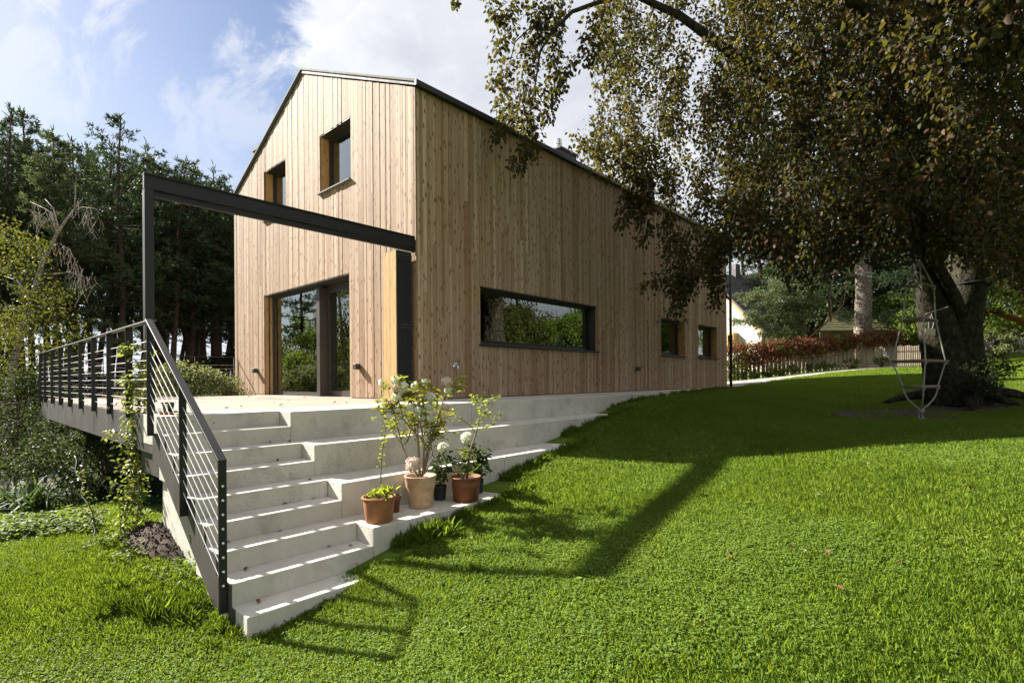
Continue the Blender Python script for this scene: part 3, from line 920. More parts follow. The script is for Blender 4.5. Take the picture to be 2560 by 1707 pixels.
window('y', GO[1], hs)
window('y', GO[2], hs)
lw = window('x', RO[0], hs, 0.16, 0.05)
for yy in (5.33 - 0.055, 5.33 - 0.10):
    MB().box(-0.15, -0.03, yy, yy + 0.012, 0.99, 2.06).obj('blind_rail', M['black'], lw)
window('x', RO[1], hs, 0.215)
window('x', RO[2], hs, 0.215)

# sliding door
a0, a1, z0, z1 = GO[0]
dr = MB().box(a0, -3.58, 0.19, 0.25, 2.325, z1).box(a0, a0 + 0.09, 0.19, 0.25, 0.0, 2.325).box(a0 + 0.09, -3.72, 0.19, 0.25, 0.0, 0.085).obj('sliding_door', M['frame'], hs)
MB().box(-3.72, -3.585, 0.15, 0.41, 0.0, 2.325).obj('mullion', M['frame'], dr)
MB().box(-5.97, -3.72, 0.212, 0.224, 0.086, 2.325).obj('pane', M['glass'], dr)
lf = MB().box(-3.58, a1, 0.33, 0.39, 2.21, 2.40).box(-3.584, -3.50, 0.33, 0.39, 0.12, 2.21).box(-3.58, a1, 0.33, 0.39, 0.0, 0.12).box(a1 - 0.01, a1 + 0.07, 0.33, 0.39, 0.0, 2.40).obj('door_leaf', M['frame'], dr)
MB().box(-3.50, a1 - 0.01, 0.352, 0.364, 0.12, 2.21).obj('pane', M['glass'], lf)
MB().box(a0, a1, 0.004, 0.33, 2.38, 2.404).obj('head_lining', M['frame'], dr)
MB().box(a0 - 0.001, a0 + 0.02, 0.026, 0.10, 0.0, 2.38).obj('reveal', M['larch_fresh'], dr)
MB().box(a0 - 0.001, a0 + 0.005, 0.10, 0.135, 0.0, 2.38).obj('reveal_gap', M['black'], dr)
MB().box(a0 - 0.001, a0 + 0.02, 0.135, 0.189, 0.0, 2.38).obj('reveal', M['larch_fresh'], dr)
MB().box(a1 - 0.02, a1 + 0.001, 0.026, 0.329, 0.0, 2.38).obj('reveal', M['larch_fresh'], dr)
MB().box(a0, a1, 0.0, 0.33, -0.03, -0.004).obj('threshold', M['deck'], dr)

# ------------------------------------------------------------------ things on the walls
def wall_lamp(plane, a, z, wdt, dep, hgt, label):
    o = empty('wall_lamp', (a, 0, z) if plane == 'y' else (0, a, z), label, 'lamp', 'box wall lamps')
    mb = MB()
    wb(mb, plane, a - wdt / 2, a + wdt / 2, -dep - 0.012, -0.012, z, z + hgt)
    mb.obj('housing', M['frame'], o, bevel=0.003)
    mb = MB()
    wb(mb, plane, a - wdt * 0.35, a + wdt * 0.35, -dep * 0.85, -0.03, z - 0.004, z - 0.001)
    mb.obj('diffuser', M['white_plastic'], o)


wall_lamp('y', -6.47, 0.54, 0.10, 0.105, 0.105, 'small dark box lamp on the gable left of the glass door')
wall_lamp('y', -1.757, 0.54, 0.10, 0.105, 0.105, 'small dark box lamp on the gable right of the glass door')
wall_lamp('x', 7.15, 0.53, 0.10, 0.105, 0.105, 'small dark box lamp on the shaded side wall')
so = empty('wall_socket', (-1.0, -0.02, 0.25), 'white plastic outdoor socket low on the gable beside the shutters', 'socket')
MB().box(-1.045, -0.965, -0.06, -0.012, 0.245, 0.345).obj('housing', M['white_plastic'], so, bevel=0.008, seg=2)
MB().box(-1.035, -0.975, -0.068, -0.0605, 0.262, 0.33).obj('cover_flap', M['white_plastic'], so, bevel=0.003)
tp = empty('water_tap', (0.01, 0.80, 0.57), 'chrome garden tap fixed to the shaded side wall', 'tap')
MB().tube([(0.012, 0.80, 0.575), (0.022, 0.80, 0.575)], 0.035, 16).obj('wall_plate', M['stainless'], tp, True)
MB().tube([(0.02, 0.80, 0.575), (0.09, 0.80, 0.575), (0.11, 0.80, 0.565), (0.115, 0.80, 0.50)], [0.014, 0.014, 0.013, 0.012], 10).obj('spout', M['stainless'], tp, True)
MB().tube([(0.075, 0.80, 0.585), (0.075, 0.80, 0.62)], 0.009, 8).tube([(0.075, 0.755, 0.622), (0.075, 0.845, 0.622)], 0.011, 8).obj('handle', M['stainless'], tp, True)
sn = empty('wall_sensor', (0.0, 8.36, 1.9), 'small grey sensor on the wall left of the near square window', 'sensor')
MB().lathe([(0.0, -0.05), (0.035, -0.04), (0.045, 0.0), (0.03, 0.05), (0.0, 0.06)], 12, (0.035, 8.36, 1.93)).obj('housing', M['verge'], sn, True)
dp = empty('downpipe', (0.07, 13.66, 0.0), 'black rainwater downpipe at the far corner of the house', 'downpipe')
MB().tube([(0.075, 13.66, 0.0), (0.075, 13.66, 4.85)], 0.048, 14).obj('pipe', M['black'], dp, True)
MB().prism([(13.55, 4.85), (13.77, 4.85), (13.82, 5.12), (13.50, 5.12)], 'x', 0.0, 0.17).obj('hopper', M['black'], dp)
for z in (0.35, 1.15, 2.4, 3.6):
    MB().tube([(0.075, 13.66, z), (0.075, 13.66, z + 0.03)], 0.054, 14).box(0.0, 0.06, 13.585, 13.605, z, z + 0.02).obj('bracket', M['black'], dp)

# folded shutters
sh = empty('folding_shutter', (-0.25, -0.2, 0.0), 'stack of folded shutter panels with pale wood front at the house corner', 'shutter')
npan = 7
for i in range(npan):
    y0 = -0.055 - i * 0.042
    p = MB()
    yb, yf = y0, y0 - 0.036
    p.box(-0.425, -0.385, yf, yb, 0.02, 2.44).box(-0.10, -0.06, yf, yb, 0.02, 2.44).box(-0.385, -0.10, yf, yb, 2.40, 2.44).box(-0.385, -0.10, yf, yb, 0.02, 0.06)
    p.box(-0.384, -0.101, yf + 0.012, yb - 0.012, 0.061, 2.399)
    pn = p.obj('panel', M['black'], sh)
    for zz in (0.35, 1.17, 2.30):
        MB().box(-0.0595, -0.052, yf + 0.004, yb + 0.005, zz, zz + 0.10).obj('hinge', M['black'], pn)
        for q in range(4):
            MB().tube([(-0.052, yf + 0.01 + 0.014 * (q % 2), zz + 0.02 + 0.05 * (q // 2)), (-0.049, yf + 0.01 + 0.014 * (q % 2), zz + 0.02 + 0.05 * (q // 2))], 0.0035, 6).obj('bolt', M['stainless'], pn)
yf = -0.055 - (npan - 1) * 0.042 - 0.037
aa = -0.423
for wd in (0.075, 0.095, 0.04, 0.06, 0.09):
    MB().box(aa + 0.002, aa + wd - 0.002, yf - 0.014, yf, 0.03, 2.43).obj('slat', M['shutter_wood'], sh)
    aa += wd
MB().box(-0.43, -0.055, -0.36, -0.04, 0.002, 0.018).obj('floor_track', M['stainless'], sh)
MB().tube([(-0.24, yf + 0.01, 2.44), (-0.24, yf + 0.01, 2.47)], 0.012, 8).obj('roller', M['stainless'], sh)

# steel frame (post and beam)
pg = empty('steel_frame', (0, -3.715, 0), 'dark steel post and beam spanning from the terrace edge to the house corner', 'frame')
MB().box(-0.105, -0.005, -3.765, -3.675, -0.004, 2.522).obj('post', M['steel'], pg, bevel=0.004)
bm = MB().box(-0.075, -0.02, -3.765, -0.02, 2.526, 2.685).obj('beam', M['steel'], pg)
MB().box(-0.10, 0.005, -3.768, -0.02, 2.686, 2.700).obj('top_flange', M['steel'], bm)
MB().box(-0.10, 0.005, -3.674, -0.02, 2.523, 2.5255).obj('lower_flange', M['steel'], bm)
MB().box(-0.078, -0.030, -3.674, -0.02, 2.452, 2.512).obj('shutter_track', M['steel'], bm)
MB().box(-0.095, -0.0, -0.036, -0.0205, 2.44, 2.699).obj('end_plate', M['steel'], bm)

# ------------------------------------------------------------------ railings
YR = -3.905
fr = empty('terrace_railing', (-3.5, YR, 0), 'long dark steel railing with eight cables along the open edge of the terrace', 'railing')
MB().box(-7.86, 0.93, YR - 0.032, YR + 0.032, 0.938, 0.953).obj('handrail', M['steel_brown'], fr, bevel=0.002)
posts = [-7.05 + 0.0 + k * 0.995 for k in range(8)]
posts = [-7.80] + posts[0:8]
pmsh = MB().box(-0.006, 0.006, -0.033, 0.033, -0.06, 0.937).mesh('post')
pmsh.materials.append(M['steel'])
for xq in posts:
    o = link('post', pmsh, None, fr)
    o.location = (xq, YR, 0)
for k in range(8):
    z = 0.748 - 0.0965 * k
    MB().tube([(-7.80, YR, z), (0.93, YR, z)], 0.0032, 6).obj('cable', M['cable'], fr)

XB = -7.88
br = empty('back_railing', (XB, -1.9, 0), 'thin steel railing on the far side of the terrace, meeting the gable', 'railing')
MB().box(XB - 0.02, XB + 0.02, -3.87, -0.03, 0.965, 0.98).obj('handrail', M['steel_brown'], br)
for yq in (-0.055, -0.98, -1.92, -2.84, -3.70):
    MB().box(XB - 0.018, XB + 0.018, yq - 0.007, yq + 0.007, -0.08, 0.964).obj('post', M['steel_brown'], br)
for k in range(8):
    z = 0.76 - 0.095 * k
    MB().tube([(XB, -3.87, z), (XB, -0.03, z)], 0.0035, 6).obj('cable', M['cable'], br)

sr = empty('stair_railing', (2.0, -3.95, -1.0), 'dark steel railing with sloping cables beside the concrete stairs', 'railing')
YQ = -3.948
SL = RISE / TREAD


def rail_z(x):
    return 0.945 - SL * (x - 0.96)


PX_ = [0.985, 2.00, 2.915]
for i, xq in enumerate(PX_):
    zt = rail_z(xq) - 0.018
    zb = zt - 1.10
    MB().box(xq - 0.007, xq + 0.007, YQ - 0.028, YQ + 0.028, zb, zt + (0.012 if i == 2 else 0)).obj('post', M['steel'], sr)
    MB().box(xq - 0.05, xq - 0.008, -3.919, -3.932, zb + 0.02, zb + 0.34).obj('fixing_plate', M['steel'], sr)
xa, xb_ = 0.945, 2.924
MB().prism([(xa, rail_z(xa)), (xb_, rail_z(xb_)), (xb_, rail_z(xb_) - 0.02), (xa, rail_z(xa) - 0.02)], 'y', YQ - 0.03, YQ + 0.03).obj('handrail', M['steel'], sr, bevel=0.002)
for k in range(8):
    dz = 0.195 + 0.103 * k
    MB().tube([(PX_[0], YQ, rail_z(PX_[0]) - dz), (PX_[2] + 0.01, YQ, rail_z(PX_[2] + 0.01) - dz)], 0.0034, 6).obj('cable', M['cable'], sr)
    zz = rail_z(PX_[2]) - dz
    MB().tube([(PX_[2] + 0.007, YQ, zz), (PX_[2] + 0.014, YQ, zz), (PX_[2] + 0.022, YQ, zz - 0.001)], [0.0125, 0.0115, 0.006], 8).obj('bolt', M['stainless'], sr, True)


# ------------------------------------------------------------------ lawn (uncountable: one object)
def grass_tile(name, nclover, nblade, rad, lc, lb, wb_, hc, tilt=0.45):
    V, Q, MI, n = [], [], [], 0
    if nclover:
        r = rad * np.sqrt(RNG.random(nclover)); a = RNG.random(nclover) * 6.283
        h = RNG.uniform(*hc, nclover)
        top = np.c_[r * np.cos(a), r * np.sin(a), h]
        t0 = RNG.random(nclover) * 6.283
        til = RNG.normal(size=(nclover, 3)) * 0.42 + (0, 0, 1)
        for k in range(3):
            an = t0 + k * 2.094
            D = np.c_[np.cos(an), np.sin(an), RNG.normal(size=nclover) * 0.25]
            L = RNG.uniform(*lc, nclover)
            v, q = leaf_arrays(top, D, til, L, L * 0.95, 0.12, 0.1)
            V.append(v); Q.append(q + n); MI.append(np.ones(len(q), np.int32)); n += len(v)
    if nblade:
        r = rad * np.sqrt(RNG.random(nblade)); a = RNG.random(nblade) * 6.283
        base = np.c_[r * np.cos(a), r * np.sin(a), np.full(nblade, -0.005)]
        D = RNG.normal(size=(nblade, 3)) * tilt + (0, 0, 1)
        N = rand_unit(nblade)
        v, q = leaf_arrays(base, D, N, RNG.uniform(*lb, nblade), RNG.uniform(*wb_, nblade), 0.3, 0.28)
        V.append(v); Q.append(q + n); MI.append(np.zeros(len(q), np.int32)); n += len(v)
    m = fast_mesh(name, np.concatenate(V), np.concatenate(Q))
    m.materials.append(M['grass']); m.materials.append(M['clover'])
    m.polygons.foreach_set('material_index', np.concatenate(MI))
    return m


tiles = bpy.data.collections.new('lawn_tiles')
specs = [('a_clover', 430, 950, 0.27, (0.007, 0.0125), (0.025, 0.065), (0.0022, 0.0035), (0.012, 0.045)),
         ('b_clover', 280, 1150, 0.27, (0.007, 0.012), (0.025, 0.07), (0.0022, 0.0035), (0.012, 0.04)),
         ('c_grass', 90, 1400, 0.27, (0.007, 0.011), (0.025, 0.07), (0.0022, 0.0035), (0.01, 0.035)),
         ('d_mid', 320, 1100, 0.42, (0.011, 0.018), (0.03, 0.07), (0.0035, 0.005), (0.012, 0.04)),
         ('e_mid', 120, 1400, 0.42, (0.011, 0.017), (0.03, 0.075), (0.0035, 0.005), (0.012, 0.04)),
         ('f_far', 200, 900, 0.75, (0.02, 0.035), (0.04, 0.08), (0.007, 0.010), (0.015, 0.04)),
         ('g_tuft', 0, 60, 0.07, (0.01, 0.02), (0.07, 0.19), (0.003, 0.005), (0.01, 0.02), 0.35),
         ('h_long', 0, 120, 0.13, (0.01, 0.02), (0.12, 0.36), (0.003, 0.0055), (0.01, 0.02), 0.65)]
for s_ in specs:
    tiles.objects.link(bpy.data.objects.new(s_[0], grass_tile(*s_)))


def rosette(name):
    n = 11
    a = RNG.random(n) * 6.283
    D = np.c_[np.cos(a), np.sin(a), RNG.uniform(0.15, 0.7, n)]
    v, q = leaf_arrays(np.c_[np.zeros((n, 2)), np.full(n, 0.012)], D, np.tile((0, 0, 1.0), (n, 1)), RNG.uniform(0.05, 0.10, n), RNG.uniform(0.018, 0.03, n), 0.25, 0.2)
    m = fast_mesh(name, v, q); m.materials.append(M['clover'])
    return m


def clover_flower(name):
    n = 60
    u = rand_unit(n)
    v, q = leaf_arrays(u * 0.007 + (0, 0, 0.055), u, rand_unit(n), 0.006, 0.003, 0.2, 0.1)
    m = fast_mesh(name, v, q); m.materials.append(M['petal_pink'])
    return m


tiles.objects.link(bpy.data.objects.new('i_rosette', rosette('i_rosette')))
tiles.objects.link(bpy.data.objects.new('j_flower', clover_flower('j_flower')))


def in_view(x, y, z, mx=0.12):
    v = np.c_[x, y, z] - CAM
    dd = v @ FWD
    u = (v @ RIGHT) / np.maximum(dd, 1e-3) * F_PX / IMG_W
    vv = (v @ UP) / np.maximum(dd, 1e-3) * F_PX / IMG_W
    return (dd > 1.2) & (np.abs(u) < 0.5 + mx + 0.35 / np.maximum(dd, 0.5)) & (vv > -0.30 - mx - 0.3 / np.maximum(dd, 0.5)), dd


FENCE_LINE = np.array(GRAVEL_EDGE + [(7.0, 36)])


def lawn_ok(x, y):
    ok = np.ones_like(x, bool)
    ok &= ~((x < NOSE[8] + np.where(y > -2.9, 0.18, 0.05)) & (y > YS0 - 0.06) & (y < -2.4))
    gzv = ground_z(x, y)
    for j_, (f, e) in enumerate(zip(FRONT, ENDS)):
        lim = f + np.where(gzv > -0.325 * j_ - 0.13, 0.2, 0.01)
        if e > 10:
            lim = np.where(y > 10, 1.22 - (y - 10) * 0.24, lim)
        ok &= ~((x < lim) & (y > -2.75) & (y < e))
    ok &= ~((x < 1.1) & (y > -2.2) & (y < 14)) & ~((x > 0.7) & (x < 3.0) & (y > -3.85) & (y < 0))
    xe = np.interp(y, FENCE_LINE[:, 1], FENCE_LINE[:, 0])
    ok &= ~((y > 13.4) & (x < xe + 0.1))
    ok &= x > -6.6 + 1.2 * np.sin(y)
    soil = ((x - 6.4) * 0.72 + (y - 7.0) * -0.69) ** 2 / 1.0 ** 2 + ((x - 6.4) * 0.69 + (y - 7.0) * 0.72) ** 2 / 2.6 ** 2
    ok &= (soil > 1) | (RNG.random(x.shape) < 0.25)
    heap = (x - 0.75) ** 2 / 0.45 + (y + 3.75) ** 2 / 0.12
    ok &= heap > 0.8
    return ok


pts, rots, scl, ids = [], [], [], []


def slope_rot(x, y, tilt=1.0):
    e = 0.15
    gx = (ground_z(x + e, y) - ground_z(x - e, y)) / (2 * e)
    gy = (ground_z(x, y + e) - ground_z(x, y - e)) / (2 * e)
    out = []
    for a, b2 in zip(gx, gy):
        q = Vector((0, 0, 1)).rotation_difference(Vector((-a * tilt, -b2 * tilt, 1)))
        e_ = (q.to_matrix() @ Matrix.Rotation(random.random() * 6.283, 3, 'Z')).to_euler()
        out.append((e_.x, e_.y, e_.z))
    return out


def scatter(sp, dmin, dmax, kinds, s0, s1, box):
    gx, gy = np.meshgrid(np.arange(box[0], box[1], sp), np.arange(box[2], box[3], sp * 0.866))
    gx = gx + (np.arange(gx.shape[0])[:, None] % 2) * sp * 0.5
    x, y = gx.ravel(), gy.ravel()
    x = x + RNG.normal(size=x.shape) * sp * 0.16; y = y + RNG.normal(size=x.shape) * sp * 0.16
    z = ground_z(x, y)
    v, dd = in_view(x, y, z)
    k = v & lawn_ok(x, y) & (dd >= dmin) & (dd < dmax)
    x, y, z = x[k], y[k], z[k]
    pat = 1.1 * np.sin(x * 0.8 + y * 0.5) + np.sin(x * 1.7 + 2 * np.sin(y * 0.9)) + np.cos(y * 2.1 - x * 0.6) + RNG.normal(size=x.shape) * 0.5
    kk = np.array(kinds)[np.clip(((pat + 2) / 4 * len(kinds)).astype(int), 0, len(kinds) - 1)]
    pts.extend(np.c_[x, y, z].tolist()); rots.extend(slope_rot(x, y)); scl.extend(RNG.uniform(s0, s1, len(x)).tolist()); ids.extend(kk.tolist())


BOX = (-8, 12, -9, 26)
scatter(0.30, 0.0, 5.6, [2, 1, 0, 0], 0.85, 1.15, BOX)
scatter(0.40, 5.6, 11.0, [4, 3, 3], 0.85, 1.2, BOX)
scatter(0.66, 11.0, 34.0, [5], 0.8, 1.2, (-8, 24, -9, 36))


def edge_line(p, q, n, kind, s0, s1, jit=0.03):
    t = RNG.random(n)
    x = p[0] + (q[0] - p[0]) * t + RNG.normal(size=n) * jit; y = p[1] + (q[1] - p[1]) * t + RNG.normal(size=n) * jit
    pts.extend(np.c_[x, y, ground_z(x, y)].tolist()); rots.extend(slope_rot(x, y, 0.3)); scl.extend(RNG.uniform(s0, s1, n).tolist()); ids.extend([kind] * n)


for kind, n, s0, s1 in ((8, 420, 0.5, 1.1), (9, 45, 0.6, 0.9), (6, 260, 0.25, 0.55)):
    x = RNG.uniform(-3, 10, n); y = RNG.uniform(-7, 8, n)
    z = ground_z(x, y)
    k = lawn_ok(x, y) & in_view(x, y, z)[0]
    x, y, z = x[k], y[k], z[k]
    pts.extend(np.c_[x, y, z].tolist()); rots.extend(slope_rot(x, y)); scl.extend(RNG.uniform(s0, s1, len(x)).tolist()); ids.extend([kind] * len(x))
edge_line((3.02, -2.5), (3.02, -0.6), 60, 6, 0.25, 0.75, 0.02)
edge_line((3.0, -2.5), (3.1, -2.3), 12, 6, 0.5, 0.9, 0.04)
edge_line((2.47, -0.42), (2.47, 1.3), 36, 6, 0.4, 0.9, 0.02)
edge_line((2.5, -0.5), (2.75, -0.3), 12, 6, 0.4, 0.8, 0.05)
edge_line((1.93, 1.4), (1.93, 3.5), 40, 6, 0.4, 0.9, 0.02)
edge_line((1.39, 3.7), (1.38, 10), 80, 6, 0.4, 0.9, 0.02)
edge_line((3.29, -3.95), (3.29, -2.5), 16, 6, 0.2, 0.5, 0.03)
edge_line((2.2, -4.06), (3.1, -4.03), 34, 6, 0.3, 0.8, 0.06)
edge_line((2.1, -4.38), (2.7, -4.18), 6, 7, 0.35, 0.6, 0.08)
edge_line((1.2, -4.35), (2.4, -4.4), 20, 6, 0.4, 0.8, 0.14)

for p_, q_, n_ in (((3.05, -2.6), (3.05, -0.4), 26), ((2.52, -0.5), (2.52, 1.5), 22), ((1.97, 1.4), (1.97, 3.7), 26), ((1.43, 3.6), (1.43, 10), 60), ((3.32, -3.95), (3.32, -2.3), 20), ((3.0, -2.35), (3.35, -2.3), 8), ((1.6, -4.02), (3.2, -4.02), 24), ((2.5, -0.42), (3.0, -0.3), 8), ((1.9, 1.55), (2.4, 1.6), 8), ((1.4, 3.65), (1.9, 3.75), 8)):
    edge_line(p_, q_, n_, 2, 0.3, 0.55, 0.02)
for p_, q_, n_, j_ in (((3.05, -2.3), (3.4, -1.9), 26, 0.10), ((3.3, -2.9), (3.5, -2.2), 26, 0.07), ((2.55, -0.35), (3.1, -0.2), 24, 0.08), ((3.1, -1.6), (3.1, -0.3), 22, 0.05), ((2.0, 1.65), (2.5, 1.7), 14, 0.06), ((2.6, 0.6), (2.55, 1.6), 14, 0.05)):
    edge_line(p_, q_, n_, 2, 0.35, 0.6, j_)
edge_line((3.03, -2.3), (3.2, -2.15), 12, 6, 0.7, 1.2, 0.04)

pm2 = bpy.data.meshes.new('lawn_points')
pm2.from_pydata(pts, [], [])
for nm, ty, data in (('rot', 'FLOAT_VECTOR', rots), ('scl', 'FLOAT', scl), ('tid', 'INT', ids)):
    at_ = pm2.attributes.new(nm, ty, 'POINT')
    if ty == 'FLOAT_VECTOR':
        at_.data.foreach_set('vector', np.array(data, np.float32).ravel())
    else:
        at_.data.foreach_set('value', np.array(data, np.float32 if ty == 'FLOAT' else np.int32))
lawn = tag(link('lawn_grass', pm2, None), 'bright green lawn of grass and clover', 'grass', kind='stuff')
print('lawn points', len(pts))


def gn_scatter(obj, coll):
    ng = bpy.data.node_groups.new('scatter', 'GeometryNodeTree')
    ng.interface.new_socket('Geometry', in_out='INPUT', socket_type='NodeSocketGeometry')
    ng.interface.new_socket('Geometry', in_out='OUTPUT', socket_type='NodeSocketGeometry')
    N = ng.nodes
    gi, go = N.new('NodeGroupInput'), N.new('NodeGroupOutput')
    ci = N.new('GeometryNodeCollectionInfo')
    ci.inputs['Collection'].default_value = coll
    ci.inputs['Separate Children'].default_value = True
    ci.inputs['Reset Children'].default_value = True
    ip = N.new('GeometryNodeInstanceOnPoints')
    ip.inputs['Pick Instance'].default_value = True

    def attr(name, ty):
        a_ = N.new('GeometryNodeInputNamedAttribute')
        a_.data_type = ty
        a_.inputs['Name'].default_value = name
        return a_.outputs['Attribute']
    L = ng.links.new
    L(gi.outputs[0], ip.inputs['Points']); L(ci.outputs[0], ip.inputs['Instance'])
    L(attr('tid', 'INT'), ip.inputs['Instance Index'])
    L(attr('rot', 'FLOAT_VECTOR'), ip.inputs['Rotation'])
    L(attr('scl', 'FLOAT'), ip.inputs['Scale'])
    L(ip.outputs[0], go.inputs[0])
    md = obj.modifiers.new('Scatter', 'NODES')
    md.node_group = ng


gn_scatter(lawn, tiles)


# ------------------------------------------------------------------ trees
def wiggle(p, q, n, amp, sag=0.0):
    p, q = np.array(p, float), np.array(q, float)
    t = np.linspace(0, 1, n)[:, None]
    L = np.linalg.norm(q - p)
    w_ = np.cumsum(RNG.normal(size=(n, 3)) * amp * L / n, axis=0)
    w_ -= t * w_[-1]
    out = p + (q - p) * t + w_
    out[:, 2] += -sag * L * 4 * (t[:, 0] * (1 - t[:, 0]))
    return out


def pine_meshes(name, H, crown0, seed, spread=2.4, needle='pine_needle', tufts=13, density=1.0):
    global RNG
    keep, RNG = RNG, np.random.default_rng(seed)
    rs = np.random.RandomState(seed)
    tb = MB()
    path = wiggle((0, 0, -0.4), (rs.normal() * 0.5, rs.normal() * 0.5, H), 9, 0.05)
    tb.tube(path, np.linspace(0.17, 0.025, 9) * (H / 15) ** 0.5, 8)
    zs = path[:, 2]

    def axis(z):
        return np.array([np.interp(z, zs, path[:, 0]), np.interp(z, zs, path[:, 1]), z])
    cl = Cloud()
    z = crown0 * H
    while z < H * 0.985:
        t = (z - crown0 * H) / (H * (1 - crown0))
        nb_ = rs.randint(2, 5)
        for _ in range(nb_):
            a = rs.rand() * 6.283
            Lb = (spread * (1 - t) ** 0.75 * (0.55 + 0.5 * rs.rand()) + 0.22) * (0.55 if t < 0.08 else 1)
            up = -0.12 + 0.75 * t + rs.normal() * 0.12
            s = axis(z)
            e = s + np.array([math.cos(a), math.sin(a), up]) * Lb
            bp = wiggle(s, e, 5, 0.25, 0.05)
            tb.tube(bp, np.linspace(0.035, 0.008, 5) * (1.2 - t), 4, False)
            nt_ = max(3, int(tufts * density * (0.35 + Lb / spread)))
            k = 0.30 + 0.70 * rs.rand(nt_)
            c = np.c_[np.interp(k, np.linspace(0, 1, 5), bp[:, 0]), np.interp(k, np.linspace(0, 1, 5), bp[:, 1]), np.interp(k, np.linspace(0, 1, 5), bp[:, 2])]
            c += rs.normal(size=(nt_, 3)) * np.array([0.20, 0.20, 0.11]) * (0.4 + 0.6 * (1 - t))
            out = (e - s) / Lb
            nl = 8
            P = np.repeat(c, nl, 0)
            D = rs.normal(size=(len(P), 3)) * 0.75 + out * 0.5 + np.array([0, 0, 0.45])
            cl.leaves(P, D, rs.normal(size=(len(P), 3)), rs.uniform(0.13, 0.27, len(P)), rs.uniform(0.028, 0.05, len(P)), 0.2, 0.05)
        z += 0.20 + 0.26 * rs.rand()
    # leader
    P = np.repeat([axis(H * 0.985)], 14, 0) + rs.normal(size=(14, 3)) * (0.05, 0.05, 0.15)
    cl.leaves(P, rs.normal(size=(14, 3)) * 0.4 + (0, 0, 1), rs.normal(size=(14, 3)), 0.35, 0.05)
    # dead lower branches
    for _ in range(16):
        z = rs.uniform(0.12, crown0 + 0.05) * H
        a = rs.rand() * 6.283
        s = axis(z)
        e = s + np.array([math.cos(a), math.sin(a), -0.15 + 0.3 * rs.rand()]) * rs.uniform(0.4, 1.6)
        tb.tube(wiggle(s, e, 4, 0.3), [0.018, 0.013, 0.009, 0.004], 3, False)
    RNG = keep
    tm = tb.mesh('trunk', True); tm.materials.append(M['forest_bark'])
    cm = cl.mesh('crown'); cm.materials.append(M[needle])
    return tm, cm


def place_tree(name, tm, cm, x, y, z, s, rz, label, cat='tree', group=None, sxy=None):
    r = empty(name, (x, y, z), label, cat, group)
    r.rotation_euler = (0, 0, rz)
    r.scale = (sxy or s, sxy or s, s)
    for nm, me in (('trunk', tm), ('crown', cm)):
        o = bpy.data.objects.new(nm, me)
        COL.objects.link(o)
        o.parent = r
    return r


PV = [pine_meshes('pine', 15, c0, sd_, sp) for c0, sd_, sp in ((0.50, 3, 2.6), (0.46, 5, 2.9), (0.54, 8, 2.6), (0.44, 13, 2.4))]
LV = pine_meshes('larch', 15, 0.28, 21, 2.9, 'mugo_needle', 20, 1.1)


def pine_at(px, topy, dep, var, label, group, rz=0.0, sxy=None):
    top = at(px, topy, dep)
    z0 = gz(top[0], top[1])
    s = (top[2] - z0) / 15.0
    tm, cm = (LV if var == 'L' else PV[var % 4])
    place_tree('larch_tree' if var == 'L' else 'pine_tree', tm, cm, top[0], top[1], z0, s, rz, label, 'tree', group, sxy)


WOOD = 'pines in the wood beyond the terrace'
GEN = 'pine standing deep in the wood behind the front row of pines'
pine_at(303, 302, 26, 1, 'tallest dark pine of the wood, its forked tip left of the steel post', WOOD, 0.4, 1.2)
pine_at(137, 335, 24, 'L', 'rounded feathery larch standing at the left edge of the wood', None, 1.0)
pine_at(574, 453, 33, 3, 'lone pine tip just left of the roof edge', WOOD, 2.0)
front = [(6, 296, 26, 0), (29, 318, 29, 2), (72, 290, 28, 3), (200, 352, 27, 1), (249, 347, 29, 2), (345, 372, 27, 0), (388, 378, 30, 2), (435, 393, 28, 3), (470, 425, 30, 1),
         (495, 408, 31, 0), (535, 432, 31, 2), (600, 520, 33, 1), (-40, 320, 27, 1), (-95, 300, 28, 0)]
ORD = ['first', 'second', 'third', 'fourth', 'fifth', 'sixth', 'seventh', 'eighth', 'ninth', 'tenth', 'eleventh', 'twelfth', 'thirteenth', 'fourteenth']
for i, (px, ty, dd, v) in enumerate(front):
    k = sorted(f[0] for f in front).index(px)
    pine_at(px, ty, dd, v, 'dark pine in the front row of the wood, %s from the left' % ORD[k], WOOD, i * 1.7, 1.15)
for i in range(34):
    px = -120 + 23 * i + random.uniform(-10, 10)
    dd = random.uniform(30, 44)
    ty = np.interp(px, [-100, 100, 300, 450, 600], [345, 360, 375, 420, 490]) + random.uniform(0, 55)
    pine_at(px, ty, dd, i, GEN, WOOD, i * 2.3, 1.15 + 0.4 * random.random())
for i in range(16):
    pine_at(330 + 20 * i + random.uniform(-8, 8), random.uniform(470, 560), random.uniform(40, 56), i, GEN, WOOD, i * 1.1, 1.4)
OUT = 'pines of the wood left of the view'
for i, (x, y, s) in enumerate(((-21, -13, 0.95), (-25, -17, 1.05), (-17, -20, 0.9), (-28, -11, 1.0), (-13, -25, 1.0), (-22, -24, 1.1), (-30, -20, 1.1), (-8, -30, 1.0), (-19, -17, 1.0), (-23, -13, 1.1), (-27, -15, 1.1), (-18, -27, 1.1), (-12, -30, 1.1))):
    tm, cm = PV[i % 4]
    place_tree('pine_tree', tm, cm, x, y, gz(x, y), s, i * 1.3, 'dark pine of the wood mirrored in the glass of the terrace door', 'tree', OUT)


